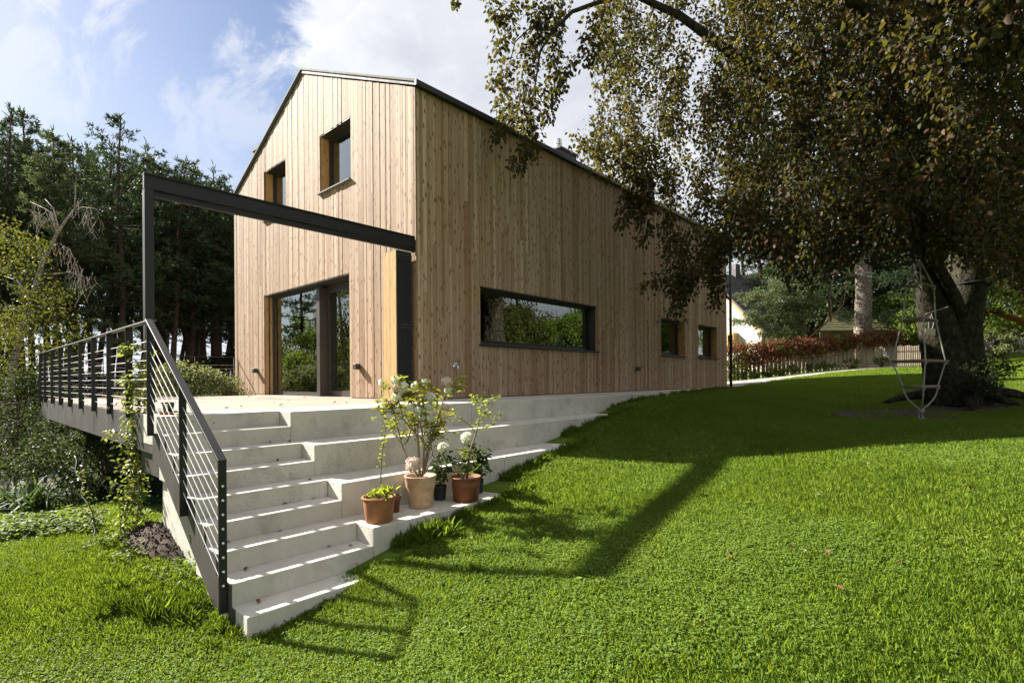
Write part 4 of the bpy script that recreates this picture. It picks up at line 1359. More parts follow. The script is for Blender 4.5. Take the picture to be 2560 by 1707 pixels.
def leaf_tree(name, base, H, R, trunk_r, leafmat, barkmat, n_clump, n_leaf, L, label, crown_z=0.35, lean=(0, 0), cat='tree', seed=0, flat=0.75, group=None, clump_r=0.55, min_h=0.0):
    """deciduous tree or shrub: trunk, limbs and leaf clumps"""
    rs = np.random.RandomState(seed)
    r = empty(name, base, label, cat, group)
    b0 = np.array(base, float)
    top = b0 + np.array([lean[0], lean[1], H * 0.9])
    tb = MB()
    main = wiggle(b0 - (0, 0, 0.2), top, 8, 0.12)
    tb.tube(main, np.linspace(trunk_r, trunk_r * 0.2, 8), 8)
    cl = Cloud()
    for i in range(n_clump):
        u = norm(rs.normal(size=3)); u[2] = u[2] * flat
        rr = R * rs.uniform(0.35, 1.0) ** 0.6
        h = crown_z + (1 - crown_z) * 0.5
        c = b0 + np.array([lean[0] * h, lean[1] * h, H * h]) + u * np.array([rr, rr, H * (1 - crown_z) * 0.55])
        c[2] = max(c[2], b0[2] + min_h)
        k = rs.randint(2, 7)
        if i % 2 == 0:
            tb.tube(wiggle(main[k], c, 5, 0.25), np.linspace(trunk_r * 0.35, 0.006, 5), 4, False)
        cr = clump_r * rs.uniform(0.6, 1.3)
        n = int(n_leaf * rs.uniform(0.6, 1.4))
        P = c + norm(rs.normal(size=(n, 3))) * cr * (rs.rand(n, 1) ** 0.45) * (1, 1, 0.7)
        D = norm(P - c) * 0.6 + rs.normal(size=(n, 3)) * 0.6 + (0, 0, -0.25)
        N = rs.normal(size=(n, 3)) * 0.6 + (0, 0, 1)
        cl.leaves(P, D, N, rs.uniform(0.7, 1.2, n) * L, rs.uniform(0.45, 0.65, n) * L, 0.2, 0.15)
    tb.obj('trunk', barkmat, r, True)
    cl.obj('crown', leafmat, r)
    return r


# birch leaning at the left edge, with a dead forked top
bt = empty('birch_tree', tuple(at(25, 1195, 13)), 'leaning birch with yellow-green leaves and a dead forked top at left', 'tree')
tb = MB()
tp_ = [at(28, 1200, 13.0), at(18, 1100, 13.0), at(20, 1000, 13.0), at(40, 880, 13.0), at(75, 760, 13.0), at(105, 660, 13.0), at(147, 576, 13.0), at(180, 530, 13.0), at(207, 496, 13.0)]
tb.tube(tp_, [0.10, 0.09, 0.08, 0.07, 0.058, 0.045, 0.032, 0.02, 0.008], 9)
for pl_, r0 in (([(143, 580), (125, 530), (112, 522), (76, 505)], 0.035), ([(147, 575), (133, 520), (112, 497)], 0.025), ([(187, 528), (189, 490), (188, 460)], 0.02), ([(107, 655), (98, 625), (97, 605), (90, 588)], 0.045),
                ([(92, 688), (140, 685), (175, 680), (205, 690), (222, 700)], 0.022), ([(128, 615), (150, 610), (175, 625), (190, 660)], 0.018), ([(187, 528), (205, 518), (240, 522), (255, 540)], 0.014), ([(80, 745), (40, 700), (10, 690)], 0.035), ([(60, 800), (100, 770), (150, 770)], 0.03)):
    n = len(pl_)
    tb.tube([at(p[0], p[1], 13.0 + 0.12 * i * (1 if r0 > 0.02 else -1)) for i, p in enumerate(pl_)], np.linspace(r0, 0.005, n), 5)
for i in range(90):
    px, py = random.choice([(120, 520), (200, 520), (235, 540), (150, 610), (180, 660), (210, 690), (100, 540), (85, 520), (215, 705)])
    s = at(px + random.uniform(-25, 25), py + random.uniform(-15, 15), 13 + random.uniform(-0.5, 0.5))
    e = s + np.array([random.uniform(-0.25, 0.25), random.uniform(-0.25, 0.25), -random.uniform(0.15, 0.55)])
    tb.tube(wiggle(s, e, 4, 0.3), [0.006, 0.005, 0.004, 0.003], 3, False)
tb.obj('trunk', M['birch_bark'], bt, True)
cl = Cloud()
for (px, py, sx, sy, n) in ((40, 590, 45, 45, 700), (95, 610, 20, 25, 150), (20, 680, 30, 50, 500), (80, 730, 60, 45, 900), (130, 770, 40, 40, 600), (60, 800, 70, 40, 900), (110, 850, 55, 35, 500), (20, 830, 40, 60, 700), (120, 870, 40, 20, 250), (10, 900, 50, 50, 700)):
    for _ in range(max(3, n // 95)):
        c = at(px + RNG.normal() * sx * 0.8, py + RNG.normal() * sy * 0.7, 12.8 + RNG.normal() * 0.6)
        m = 60
        P = c + RNG.normal(size=(m, 3)) * (0.2, 0.2, 0.16)
        cl.leaves(P, RNG.normal(size=(m, 3)) * 0.6 + (0, 0, -0.7), RNG.normal(size=(m, 3)), RNG.uniform(0.05, 0.085, m), RNG.uniform(0.04, 0.06, m))
cl.obj('crown', M['birch_leaf'], bt)

# shrubs at the left, below and behind the terrace
def g3(px, py, d):
    p = at(px, py, d)
    return (p[0], p[1], gz(p[0], p[1]))


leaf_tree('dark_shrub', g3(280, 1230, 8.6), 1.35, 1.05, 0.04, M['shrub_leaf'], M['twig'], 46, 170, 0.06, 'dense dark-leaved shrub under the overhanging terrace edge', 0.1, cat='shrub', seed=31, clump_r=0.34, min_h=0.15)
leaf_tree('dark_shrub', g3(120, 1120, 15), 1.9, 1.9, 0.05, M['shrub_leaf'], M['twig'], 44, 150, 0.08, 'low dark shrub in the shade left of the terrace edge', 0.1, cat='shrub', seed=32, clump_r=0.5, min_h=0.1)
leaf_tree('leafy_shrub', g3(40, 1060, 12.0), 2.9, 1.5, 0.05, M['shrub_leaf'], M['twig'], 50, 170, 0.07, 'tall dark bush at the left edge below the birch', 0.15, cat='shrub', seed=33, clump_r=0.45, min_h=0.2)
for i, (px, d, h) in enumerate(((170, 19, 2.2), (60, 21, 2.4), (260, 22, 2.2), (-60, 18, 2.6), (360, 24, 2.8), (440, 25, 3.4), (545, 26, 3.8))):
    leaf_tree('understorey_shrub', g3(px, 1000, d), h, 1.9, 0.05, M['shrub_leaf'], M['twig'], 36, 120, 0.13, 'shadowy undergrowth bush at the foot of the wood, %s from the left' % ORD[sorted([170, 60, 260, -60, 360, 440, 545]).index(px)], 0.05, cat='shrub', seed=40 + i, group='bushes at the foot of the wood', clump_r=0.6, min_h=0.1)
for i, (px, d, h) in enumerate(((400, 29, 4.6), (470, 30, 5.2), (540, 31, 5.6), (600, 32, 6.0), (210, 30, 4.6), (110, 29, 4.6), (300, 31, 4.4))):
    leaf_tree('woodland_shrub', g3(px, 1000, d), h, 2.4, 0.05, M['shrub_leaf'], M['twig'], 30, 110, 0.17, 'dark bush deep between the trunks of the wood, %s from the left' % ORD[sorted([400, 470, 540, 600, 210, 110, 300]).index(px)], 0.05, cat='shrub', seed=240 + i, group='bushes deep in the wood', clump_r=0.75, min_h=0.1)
for i, (px, py, d, h) in enumerate(((330, 985, 12.4, 2.0), (450, 985, 12.6, 2.6), (525, 985, 12.8, 2.35))):
    leaf_tree('willow_shrub', g3(px, py, d), h, 1.0, 0.03, M['willow_leaf'], M['twig_pale'], 60, 110, 0.075,
              ('grey-green shrub behind the terrace railing, %s' % ['nearest the steel post', 'tallest, midway between steel post and house', 'nearest the house corner'][i]), 0.3, cat='shrub', seed=60 + i, clump_r=0.28, flat=1.0)
for i, (x, y, h, rr, m_) in enumerate(((-28, -9, 9.0, 3.2, 'shrub_leaf'), (-30, -13, 9.5, 3.4, 'green_leaf'), (-27, -16.5, 9.0, 3.2, 'shrub_leaf'), (-31, -18, 10.0, 3.4, 'shrub_leaf'), (-24, -19, 8.5, 3.0, 'green_leaf'), (-19, -7.5, 5.0, 2.4, 'green_leaf'), (-15, -12, 4.5, 2.4, 'shrub_leaf'), (-20, -15, 6.5, 2.8, 'shrub_leaf'), (-24, -10, 7.0, 3.0, 'green_leaf'), (-11, -20, 6.0, 2.8, 'shrub_leaf'), (-14, -9, 4.0, 2.2, 'green_leaf'), (-12, -14, 5.5, 2.6, 'birch_leaf'), (-17, -11, 6.5, 2.5, 'green_leaf'), (-9, -17, 4.5, 2.4, 'green_leaf'))):
    leaf_tree('garden_tree', (x, y, gz(x, y)), h, rr, 0.1, M[m_], M['twig'], 40, 150, 0.15, 'leafy garden tree mirrored in the glass of the terrace door', 0.15, seed=80 + i, group='garden trees left of the view', clump_r=0.7)

# ------------------------------------------------------------------ copper beech
TRK = at(2400, 1000, 10.8)
bz = gz(TRK[0], TRK[1])
be = empty('copper_beech', (TRK[0], TRK[1], bz), 'large copper beech with thick trunk and drooping dark foliage on the right', 'tree')


def zp(pts_, d, sc=0.3507, ox=1800, oy=550):
    return [at(ox + sc * p[0], oy + sc * p[1], (d if np.isscalar(d) else d[i])) for i, p in enumerate(pts_)]


tb = MB()


def rough_tube(path, rad, n=18, amp=0.09, seed=0):
    m0 = len(tb.v)
    tb.tube(path, rad, n)
    rs = np.random.RandomState(seed)
    ph = rs.rand(6) * 6.28
    P = np.array(path)
    for i in range(m0, len(tb.v)):
        j, k = divmod(i - m0, n)
        a = k / n * 6.283
        c = P[j]
        f = 1 + amp * (math.sin(2 * a + ph[0] + j * 0.3) + 0.7 * math.sin(3 * a + ph[1] - j * 0.5) + 0.5 * math.sin(5 * a + ph[2] + j * 0.9))
        tb.v[i] = tuple(c + (np.array(tb.v[i]) - c) * f)


d0 = 10.8
rough_tube(zp([(1715, 1400), (1715, 1330), (1712, 1260), (1705, 1150), (1695, 1000), (1690, 850), (1700, 700), (1730, 560), (1765, 420), (1785, 250), (1800, 80), (1820, -150), (1850, -500), (1870, -900)], d0),
           [0.70, 0.60, 0.52, 0.47, 0.45, 0.44, 0.42, 0.40, 0.36, 0.34, 0.32, 0.28, 0.22, 0.12], 22, 0.07, 1)
rough_tube(zp([(1650, 1330), (1630, 1200), (1605, 1050), (1575, 880), (1540, 720), (1505, 560), (1475, 420), (1448, 280), (1420, 120), (1390, -60), (1330, -350), (1200, -700)], [10.7, 10.65, 10.62, 10.6, 10.55, 10.5, 10.45, 10.4, 10.3, 10.2, 9.8, 9.3]),
           [0.46, 0.41, 0.38, 0.36, 0.33, 0.27, 0.22, 0.185, 0.16, 0.15, 0.12, 0.06], 18, 0.06, 2)
rough_tube(zp([(1760, 760), (1690, 640), (1660, 540), (1610, 430), (1560, 340), (1520, 240), (1480, 100), (1440, -100)], [10.75, 10.45, 10.22, 10.15, 10.1, 10.05, 10.0, 9.7]),
           [0.17, 0.15, 0.125, 0.105, 0.095, 0.085, 0.075, 0.05], 12, 0.08, 3)
rough_tube(zp([(1800, 420), (1850, 250), (1920, 60), (2020, -200), (2200, -600)], [10.7, 10.5, 10.2, 9.6, 8.6]), [0.2, 0.17, 0.15, 0.13, 0.07], 12, 0.06, 4)
# big limbs reaching left over the lawn (seen at the top of the photograph)
rough_tube([at(2330, 340, 10.3), at(2150, 240, 9.9), at(1950, 215, 9.6), at(1850, 150, 9.5), at(1700, 40, 9.4), at(1580, -15, 9.3), at(1500, 5, 9.2), at(1430, 30, 9.1), at(1380, 80, 9.0), at(1350, 130, 9.0), at(1340, 200, 9.0), at(1325, 290, 9.0)],
           [0.14, 0.12, 0.105, 0.095, 0.07, 0.055, 0.042, 0.034, 0.028, 0.02, 0.013, 0.006], 10, 0.05, 5)
rough_tube([at(2360, 250, 10.0), at(2250, 120, 8.6), at(2160, 30, 7.6), at(2050, -60, 6.9), at(1900, -120, 6.6)], [0.13, 0.10, 0.08, 0.06, 0.03], 10, 0.05, 6)
rough_tube([at(1560, 5, 9.3), at(1580, 60, 9.4), at(1555, 120, 9.3), at(1500, 190, 9.2), at(1460, 135, 9.2)], [0.02, 0.016, 0.013, 0.01, 0.005], 6, 0.03, 7)
rough_tube([at(1345, 60, 9.0), at(1320, 75, 9.0), at(1288, 105, 9.0), at(1277, 150, 9.0), at(1270, 200, 9.0)], [0.014, 0.012, 0.010, 0.008, 0.004], 6, 0.03, 8)
for k, (a_, l_) in enumerate(((0.3, 1.4), (1.4, 1.1), (2.6, 1.3), (3.7, 1.6), (4.9, 1.5), (5.7, 1.2))):
    s = np.array([TRK[0], TRK[1], bz + 0.22]); e = s + np.array([math.cos(a_) * l_, math.sin(a_) * l_, -0.28])
    e[2] = gz(e[0], e[1]) - 0.05
    rough_tube(wiggle(s, e, 6, 0.12, -0.08), [0.20, 0.15, 0.11, 0.08, 0.05, 0.02], 8, 0.06, 20 + k)
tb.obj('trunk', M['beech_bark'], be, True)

leafc, husk, tw = Cloud(), Cloud(), MB()


def strand(path, dens=95, spread=0.055, L0=0.06, twig=True, hk=0.05):
    P = np.array(path)
    seg = np.r_[0, np.cumsum(np.linalg.norm(np.diff(P, axis=0), axis=1))]
    n = max(3, int(seg[-1] * dens))
    s = RNG.random(n) * seg[-1]
    c = np.c_[np.interp(s, seg, P[:, 0]), np.interp(s, seg, P[:, 1]), np.interp(s, seg, P[:, 2])]
    off = RNG.normal(size=(n, 3)) * spread
    D = norm(off + RNG.normal(size=(n, 3)) * 0.03) * 0.8 + np.array([0, 0, -0.75]) + RNG.normal(size=(n, 3)) * 0.3
    N = norm(off) * 0.7 + RNG.normal(size=(n, 3)) * 0.45 + (0, 0, 0.35)
    L = RNG.uniform(0.75, 1.25, n) * L0
    leafc.leaves(c + off, D, N, L, L * RNG.uniform(0.62, 0.76, n), 0.15, 0.12)
    if hk and RNG.random() < 0.8:
        m = max(1, int(n * hk * 0.25))
        hc = c[:m] + RNG.normal(size=(m, 3)) * 0.04
        Pq = np.repeat(hc, 7, 0)
        husk.leaves(Pq, RNG.normal(size=(len(Pq), 3)), RNG.normal(size=(len(Pq), 3)), 0.022, 0.016)
    if twig:
        tw.tube(P, np.linspace(0.007, 0.002, len(P)), 3, False)


def scr(pl_, sc, ox, oy, d):
    return [at(ox + sc * p[0], oy + sc * p[1], d) for p in pl_]


# single hanging sprays at the left of the crown
for pl_, dens, sp in (([(640, -30), (560, 60), (500, 140), (470, 200)], 190, 0.10), ([(400, 20), (430, 90), (470, 170)], 140, 0.08), ([(590, 200), (520, 270), (470, 360), (440, 450)], 150, 0.075), ([(545, 480), (520, 560), (440, 600), (400, 680)], 150, 0.075),
                      ([(530, 620), (500, 720), (460, 800), (500, 900), (480, 1000), (430, 1120)], 170, 0.085), ([(560, 700), (600, 760), (560, 850), (540, 950), (490, 1040)], 130, 0.08),
                      ([(760, -40), (740, 90), (770, 200), (750, 320), (690, 450), (690, 580), (700, 700)], 230, 0.11), ([(700, 700), (680, 800), (640, 900), (690, 1000), (720, 1090), (650, 1180), (600, 1340)], 200, 0.10), ([(740, 800), (735, 950), (700, 1050), (730, 1240)], 150, 0.08),
                      ([(880, -30), (850, 120), (760, 250), (700, 350)], 180, 0.10), ([(980, 0), (930, 150), (910, 300), (890, 450), (900, 600)], 190, 0.085), ([(960, 560), (900, 640), (880, 760), (850, 870), (830, 950)], 150, 0.075), ([(1100, 420), (1010, 510), (970, 590), (920, 700)], 110, 0.07), ([(830, 680), (800, 760)], 120, 0.06),
                      ([(1170, 260), (1160, 350), (1220, 430), (1160, 510)], 200, 0.11), ([(1300, 30), (1240, 120), (1220, 190)], 140, 0.09), ([(120, -40), (110, 20), (150, 60)], 110, 0.05), ([(340, -40), (342, 15)], 60, 0.03)):
    strand(scr(pl_, 0.319, 1100, 0, 9.0 + RNG.normal() * 0.25), dens * 1.35, sp * 0.85, 0.080)

for pl_ in ([(1572, 430), (1568, 480), (1560, 530), (1556, 575)], [(1582, 440), (1590, 490), (1582, 545)], [(1610, 470), (1616, 520), (1610, 560), (1608, 605)], [(1600, 480), (1606, 530)], [(1680, 690), (1690, 740), (1688, 795)], [(1790, 690), (1792, 730), (1786, 770)], [(1655, 690), (1640, 705), (1612, 712)], [(1722, 690), (1716, 740)]):
    strand([at(p[0], p[1], 9.4) for p in pl_], 240, 0.07, 0.078)
LOW = np.array([(1430, 470), (1450, 480), (1480, 425), (1520, 430), (1545, 455), (1600, 490), (1640, 505), (1656, 520), (1672, 690), (1690, 790), (1715, 745), (1750, 690), (1790, 735), (1812, 640), (1850, 630),
                (1950, 665), (2010, 715), (2050, 680), (2130, 640), (2200, 640), (2250, 640), (2300, 610), (2330, 640), (2400, 655), (2440, 640), (2470, 650), (2510, 690), (2560, 720), (2640, 800)])
LEFT = np.array([(-150, 1540), (0, 1500), (80, 1478), (150, 1465), (230, 1482), (280, 1470), (320, 1477), (390, 1445), (470, 1430), (560, 1500), (620, 1540), (700, 1530), (900, 1530)])


def crown_strand(px, py, d, Ls, L0, dens, sp):
    """a hanging spray whose tip is at pixel (px, py), depth d"""
    tip = at(px, py, d)
    top = tip + np.array([RNG.normal() * 0.28 * Ls, RNG.normal() * 0.28 * Ls, Ls])
    strand(wiggle(top, tip, 5, 0.25), dens, sp, L0, RNG.random() < 0.5)


cnt = 0
while cnt < 1500:
    px = RNG.uniform(1425, 2640)
    low = np.interp(px, LOW[:, 0], LOW[:, 1])
    py = RNG.uniform(-120, low)
    if px < np.interp(py, LEFT[:, 1] * 0 + LEFT[:, 0], LEFT[:, 1]) + 16:
        continue
    if RNG.random() > np.interp(px, [1430, 1650, 1950, 2100], [0.42, 0.48, 0.85, 1.0]):
        continue
    near = np.interp(px, [1430, 1700, 2000, 2300, 2600], [9.3, 8.8, 7.4, 6.4, 6.2])
    d = near + RNG.random() ** 0.8 * np.interp(px, [1430, 1700, 2600], [2.2, 3.4, 5.0])
    if py > 450 and px > 1900:
        d = max(d, 6.8)
    crown_strand(px, py, d, RNG.uniform(0.4, 1.0), 0.073, 80, 0.08)
    cnt += 1
for px in np.arange(1478, 2570, 9.0):        # ragged lower fringe
    low = np.interp(px, LOW[:, 0], LOW[:, 1])
    near = np.interp(px, [1430, 1700, 2000, 2300, 2600], [9.5, 9.0, 8.2, 8.0, 6.0])
    crown_strand(px, low + RNG.normal() * 14, near + RNG.random(), RNG.uniform(0.5, 1.1), 0.073, 85, 0.055)
# the rest of the crown above and to the right of the view
for _ in range(900):
    a_, r_ = RNG.random() * 6.283, 6.3 * RNG.random() ** 0.5
    z_ = RNG.uniform(3.6, 12.5)
    k = 1.0 - max(0, (z_ - 6) / 8.0)
    p = np.array([TRK[0] + 0.6 + math.cos(a_) * r_ * k, TRK[1] - 0.4 + math.sin(a_) * r_ * k, z_])
    v = p - CAM
    dd = v @ FWD
    if dd > 0.5:
        ppx, ppy = PX + F_PX * (v @ RIGHT) / dd, PY - F_PX * (v @ UP) / dd
        if ppy > -60 and ppx < 2600:
            continue
    m = 70
    P = p + RNG.normal(size=(m, 3)) * 0.42
    leafc.leaves(P, RNG.normal(size=(m, 3)) + (0, 0, -0.6), RNG.normal(size=(m, 3)), 0.13, 0.085)
leafc.obj('crown', M['beech_leaf'], be)
husk.obj('beech_husks', M['husk'], be)
tw.obj('twigs', M['twig'], be)
print('beech leaves', leafc.n // 6)

# young shoots at the foot of the beech
leaf_tree('beech_seedling', tuple(at(2440, 1000, 9.9)), 0.7, 0.35, 0.012, M['shrub_leaf'], M['twig'], 20, 45, 0.055, 'young leafy shoots growing at the foot of the beech trunk', 0.15, cat='plant', seed=95, clump_r=0.2, min_h=0.05)
leaf_tree('beech_seedling', tuple(at(2480, 985, 10.2)), 0.95, 0.38, 0.014, M['shrub_leaf'], M['twig'], 16, 40, 0.06, 'taller leafy shoot arching out on the right of the beech trunk', 0.3, cat='plant', seed=96, clump_r=0.2, min_h=0.05)

# ------------------------------------------------------------------ trees behind the fence on the right
pt = empty('scots_pine', tuple(at(2158, 900, 26.0)), 'big pine with a pale plated trunk behind the red creeper', 'tree')
pb = at(2158, 915, 26.0); pbz = gz(pb[0], pb[1])
tb = MB()
rough_tube([(pb[0], pb[1], pbz - 0.2)] + [tuple(at(2158 + dx, py, 26.0)) for py, dx in ((870, 0), (800, -1), (740, 1), (680, 0), (620, 0), (500, 2), (350, 6), (150, 10), (-100, 15))],
           [0.44, 0.40, 0.375, 0.365, 0.36, 0.345, 0.31, 0.26, 0.19, 0.09], 16, 0.04, 31)
for pl_, r0 in (([(970, 400), (900, 375), (830, 378), (760, 385), (700, 410)], 0.09), ([(975, 300), (920, 285), (860, 280), (760, 310), (700, 300)], 0.085), ([(960, 235), (900, 230), (800, 200)], 0.06), ([(1070, 250), (1150, 220), (1260, 180)], 0.06), ([(780, 600), (790, 480), (830, 330)], 0.04)):
    tb.tube([at(1800 + 0.3507 * p[0], 550 + 0.3507 * p[1], 26.0 - 0.15 * i) for i, p in enumerate(pl_)], np.linspace(r0, 0.02, len(pl_)), 8)
tb.obj('trunk', M['pine_bark'], pt, True)


def needle_cloud(cl, c, r, n, L=0.13, W=0.014, up=0.5):
    P = c + norm(RNG.normal(size=(n, 3))) * r * RNG.random((n, 1)) ** 0.5 * (1, 1, 0.55)
    Pq = np.repeat(P, 6, 0)
    cl.leaves(Pq, RNG.normal(size=(len(Pq), 3)) * 0.8 + (0, 0, up), RNG.normal(size=(len(Pq), 3)), L * RNG.uniform(0.7, 1.2, len(Pq)), W * 2.2, 0.1, 0.05)


cl = Cloud()
for _ in range(330):
    px, py = RNG.uniform(1780, 2400), RNG.uniform(120, 790)
    if (abs(px - 2158) < 30 and py > 560) or (py > 740 and px < 2050) or (py > 640 and px < 1990):
        continue
    needle_cloud(cl, at(px, py, RNG.uniform(24.5, 29)), RNG.uniform(0.5, 1.0), 60)
cl.obj('crown', M['pine_needle'], pt)

mg = empty('bushy_pine', tuple(at(1960, 880, 25.4)), 'low bushy pine with blue-green needles and orange branches behind the creeper fence', 'tree')
tb = MB()
cl = Cloud()
D_M = 25.4
for pl_, r0 in (([(560, 900), (600, 790), (605, 680), (600, 590), (540, 500), (470, 440)], 0.085), ([(560, 900), (680, 800), (770, 720), (880, 600), (905, 430)], 0.06), ([(590, 780), (480, 700), (350, 690), (220, 680)], 0.05), ([(600, 640), (450, 560), (300, 540), (200, 540)], 0.05), ([(560, 880), (430, 790), (300, 770), (180, 730)], 0.045), ([(790, 720), (790, 600), (780, 520)], 0.04)):
    tb.tube([at(1800 + 0.3507 * p[0], 550 + 0.3507 * p[1], D_M + 0.1 * i) for i, p in enumerate(pl_)], np.linspace(r0, 0.015, len(pl_)), 7)
tb.obj('trunk', M['twig_orange'], mg, True)
for (x, y, rx, ry, n) in ((320, 560, 110, 50, 18), (470, 490, 130, 50, 28), (570, 560, 130, 70, 30), (300, 690, 110, 35, 15), (440, 650, 130, 60, 28), (600, 660, 120, 70, 24), (190, 735, 80, 22, 7), (400, 785, 110, 40, 16), (650, 500, 90, 70, 18), (510, 800, 110, 50, 16), (200, 560, 60, 25, 5)):
    for _ in range(n):
        c = at(1800 + 0.3507 * (x + RNG.uniform(-rx, rx)), 550 + 0.3507 * (y + RNG.uniform(-ry, ry)), D_M + RNG.uniform(-0.7, 1.2))
        needle_cloud(cl, c, 0.36, 26, 0.12, 0.014, 0.6)
cl.obj('crown', M['mugo_needle'], mg)

for i, (px, py, d, h, r_, m_, lab) in enumerate((
        (2262, 905, 30.5, 4.4, 1.7, 'green_leaf', 'bright green leafy bush between the pale pine trunk and the beech'),
        (2330, 900, 35.0, 6.5, 2.6, 'green_leaf', 'green tree behind the beech trunk'),
        (2500, 895, 33.0, 4.6, 2.2, 'autumn_leaf', 'yellow and orange autumn bush behind the hammock'),
        (2580, 890, 24.0, 6.5, 2.4, 'green_leaf', 'tall green tree at the far right edge behind the hammock'),
        (2440, 890, 33.0, 9.0, 3.4, 'green_leaf', 'large green tree far behind the beech'),
        (2495, 905, 27.0, 1.7, 0.9, 'willow_leaf', 'low greyish bush right of the beech trunk'),
        (2380, 912, 26.5, 1.5, 0.9, 'shrub_leaf', 'small dark bush in front of the far fence'))):
    p = at(px, py, d)
    leaf_tree('garden_tree' if h > 3 else 'garden_bush', (p[0], p[1], gz(p[0], p[1])), h, r_, 0.1, M[m_], M['twig'], 55 if h > 3 else 30, 150, 0.16 if h > 3 else 0.10, lab, 0.12, cat='tree' if h > 3 else 'bush', seed=120 + i, clump_r=0.65 if h > 3 else 0.3, min_h=0.15)
for i, (x, y, h, r_) in enumerate(((14, 15, 2.6, 2.2), (18, 12, 3.0, 2.6), (16, 20, 3.0, 2.6), (14, 24, 3.3, 2.8), (12, 30, 4.0, 3.0), (20, 17, 3.6, 2.8), (19, 24, 4.4, 2.8), (16, 30, 4.6, 3.0), (23, 22, 4.6, 3.0))):
    leaf_tree('garden_tree', (x, y, gz(x, y)), h, r_, 0.14, M['green_leaf' if i % 2 else 'birch_leaf'], M['twig'], 60, 150, 0.2, 'leafy garden tree mirrored in the long side window', 0.1, seed=140 + i, group='garden trees right of the view', clump_r=0.9, min_h=0.2)
for i, (px, d, h, r_) in enumerate(((2060, 34, 8.5, 3.2), (2230, 33.5, 9.0, 3.0), (2330, 38, 9.0, 3.2), (1950, 38, 8.0, 3.2))):
    p = at(px, 900, d)
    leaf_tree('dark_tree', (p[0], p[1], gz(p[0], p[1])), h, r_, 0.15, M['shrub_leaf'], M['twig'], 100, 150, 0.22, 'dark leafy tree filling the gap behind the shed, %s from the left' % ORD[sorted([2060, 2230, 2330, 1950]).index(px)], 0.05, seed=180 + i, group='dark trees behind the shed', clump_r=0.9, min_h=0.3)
SV = pine_meshes('spruce', 15, 0.06, 77, 3.0, 'pine_needle', 15, 1.0)
for i, (px, ty, d) in enumerate(((1985, 250, 35), (2075, 130, 34), (2235, 150, 35), (2325, 200, 37), (2440, 120, 42), (1900, 330, 39))):
    top = at(px, ty, d)
    z0 = gz(top[0], top[1])
    place_tree('spruce_tree', SV[0], SV[1], top[0], top[1], z0, (top[2] - z0) / 15, i * 1.9, 'dense dark spruce reaching the ground behind the shed, %s from the left' % ORD[sorted([1985, 2075, 2235, 2325, 2440, 1900]).index(px)], 'tree', 'spruces behind the shed', sxy=1.25)
for i, (px, ty, d) in enumerate(((1850, 420, 44), (1960, 300, 40), (2060, 330, 42), (1700, 520, 48), (2250, 250, 40), (2400, 200, 42), (2540, 260, 40))):
    top = at(px, ty, d)
    z0 = gz(top[0], top[1])
    tm, cm = PV[(i + 1) % 4]
    place_tree('pine_tree', tm, cm, top[0], top[1], z0, (top[2] - z0) / 15, i * 2.1, 'tall dark conifer far behind the fence, %s from the left of that row' % ORD[sorted([1850, 1960, 2060, 1700, 2250, 2400, 2540]).index(px)], 'tree', 'conifers behind the neighbouring house', sxy=1.3)


# ------------------------------------------------------------------ picket fences
def fence(name, line, pitch, pw, h, label, group='picket fences', n_rail=2, mat='picket', hv=0.03):
    line = np.array(line, float)
    s = np.r_[0, np.cumsum(np.linalg.norm(np.diff(line, axis=0), axis=1))]
    f = empty(name, (line[0][0], line[0][1], gz(*line[0])), label, 'fence', group)
    t = 0.0
    while t < s[-1]:
        x, y = np.interp(t, s, line[:, 0]), np.interp(t, s, line[:, 1])
        i = min(np.searchsorted(s, t, 'right') - 1, len(line) - 2)
        dv = (line[i + 1] - line[i]) / np.linalg.norm(line[i + 1] - line[i])
        z = gz(x, y)
        hw = pw / 2 * random.uniform(0.88, 1.1)
        hh = h + random.uniform(-hv, hv)
        nv = np.array([dv[1], -dv[0]])
        a_ = np.array([x, y]) - dv * hw; b_ = np.array([x, y]) + dv * hw
        q = []
        for zz, kx in ((z + 0.03, 1), (z + hh - 0.04, 1), (z + hh, 0.45)):
            ca = (a_ + b_) / 2
            for pp in (ca + (a_ - ca) * kx, ca + (b_ - ca) * kx):
                for off in (0.0, 0.022):
                    q.append((pp[0] + nv[0] * off, pp[1] + nv[1] * off, zz))
        MB().add(q, [(0, 1, 3, 2), (1, 5, 7, 3), (5, 9, 11, 7), (0, 2, 6, 4), (4, 6, 10, 8), (0, 4, 5, 1), (4, 8, 9, 5), (2, 3, 7, 6), (6, 7, 11, 10), (8, 10, 11, 9)]).obj('picket', M[mat], f)
        t += pitch * random.uniform(0.94, 1.06)
    for k in range(n_rail):
        zz = h * (0.25 + 0.5 * k)
        P = [(line[i][0], line[i][1], gz(*line[i]) + zz) for i in range(len(line))]
        P = [(p[0] - 0.03 * 0.675, p[1] + 0.03 * 0.738, p[2]) for p in P]
        MB().tube(P, 0.03, 4).obj('rail', M[mat], f)
    for i in (0, len(line) - 1):
        x, y = line[i]
        MB().box(x - 0.05, x + 0.05, y - 0.05, y + 0.05, gz(x, y) - 0.1, gz(x, y) + h + 0.04).obj('post', M[mat], f)
    return f


fence('picket_fence', FENCE, 0.192, 0.14, 1.04, 'weathered picket fence overgrown with red creeper beside the gravel drive')
fence('picket_fence', [(2.38, 23.66), (4.41, 29.0), (6.0, 33.0)], 0.165, 0.115, 1.02, 'picket fence of narrow pales running back behind the rope ladder')
fence('picket_fence', [(6.3, 37.0), (8.3, 38.8), (10.2, 40.5)], 0.15, 0.12, 1.0, 'distant grey paling fence right of the beech trunk', mat='picket')

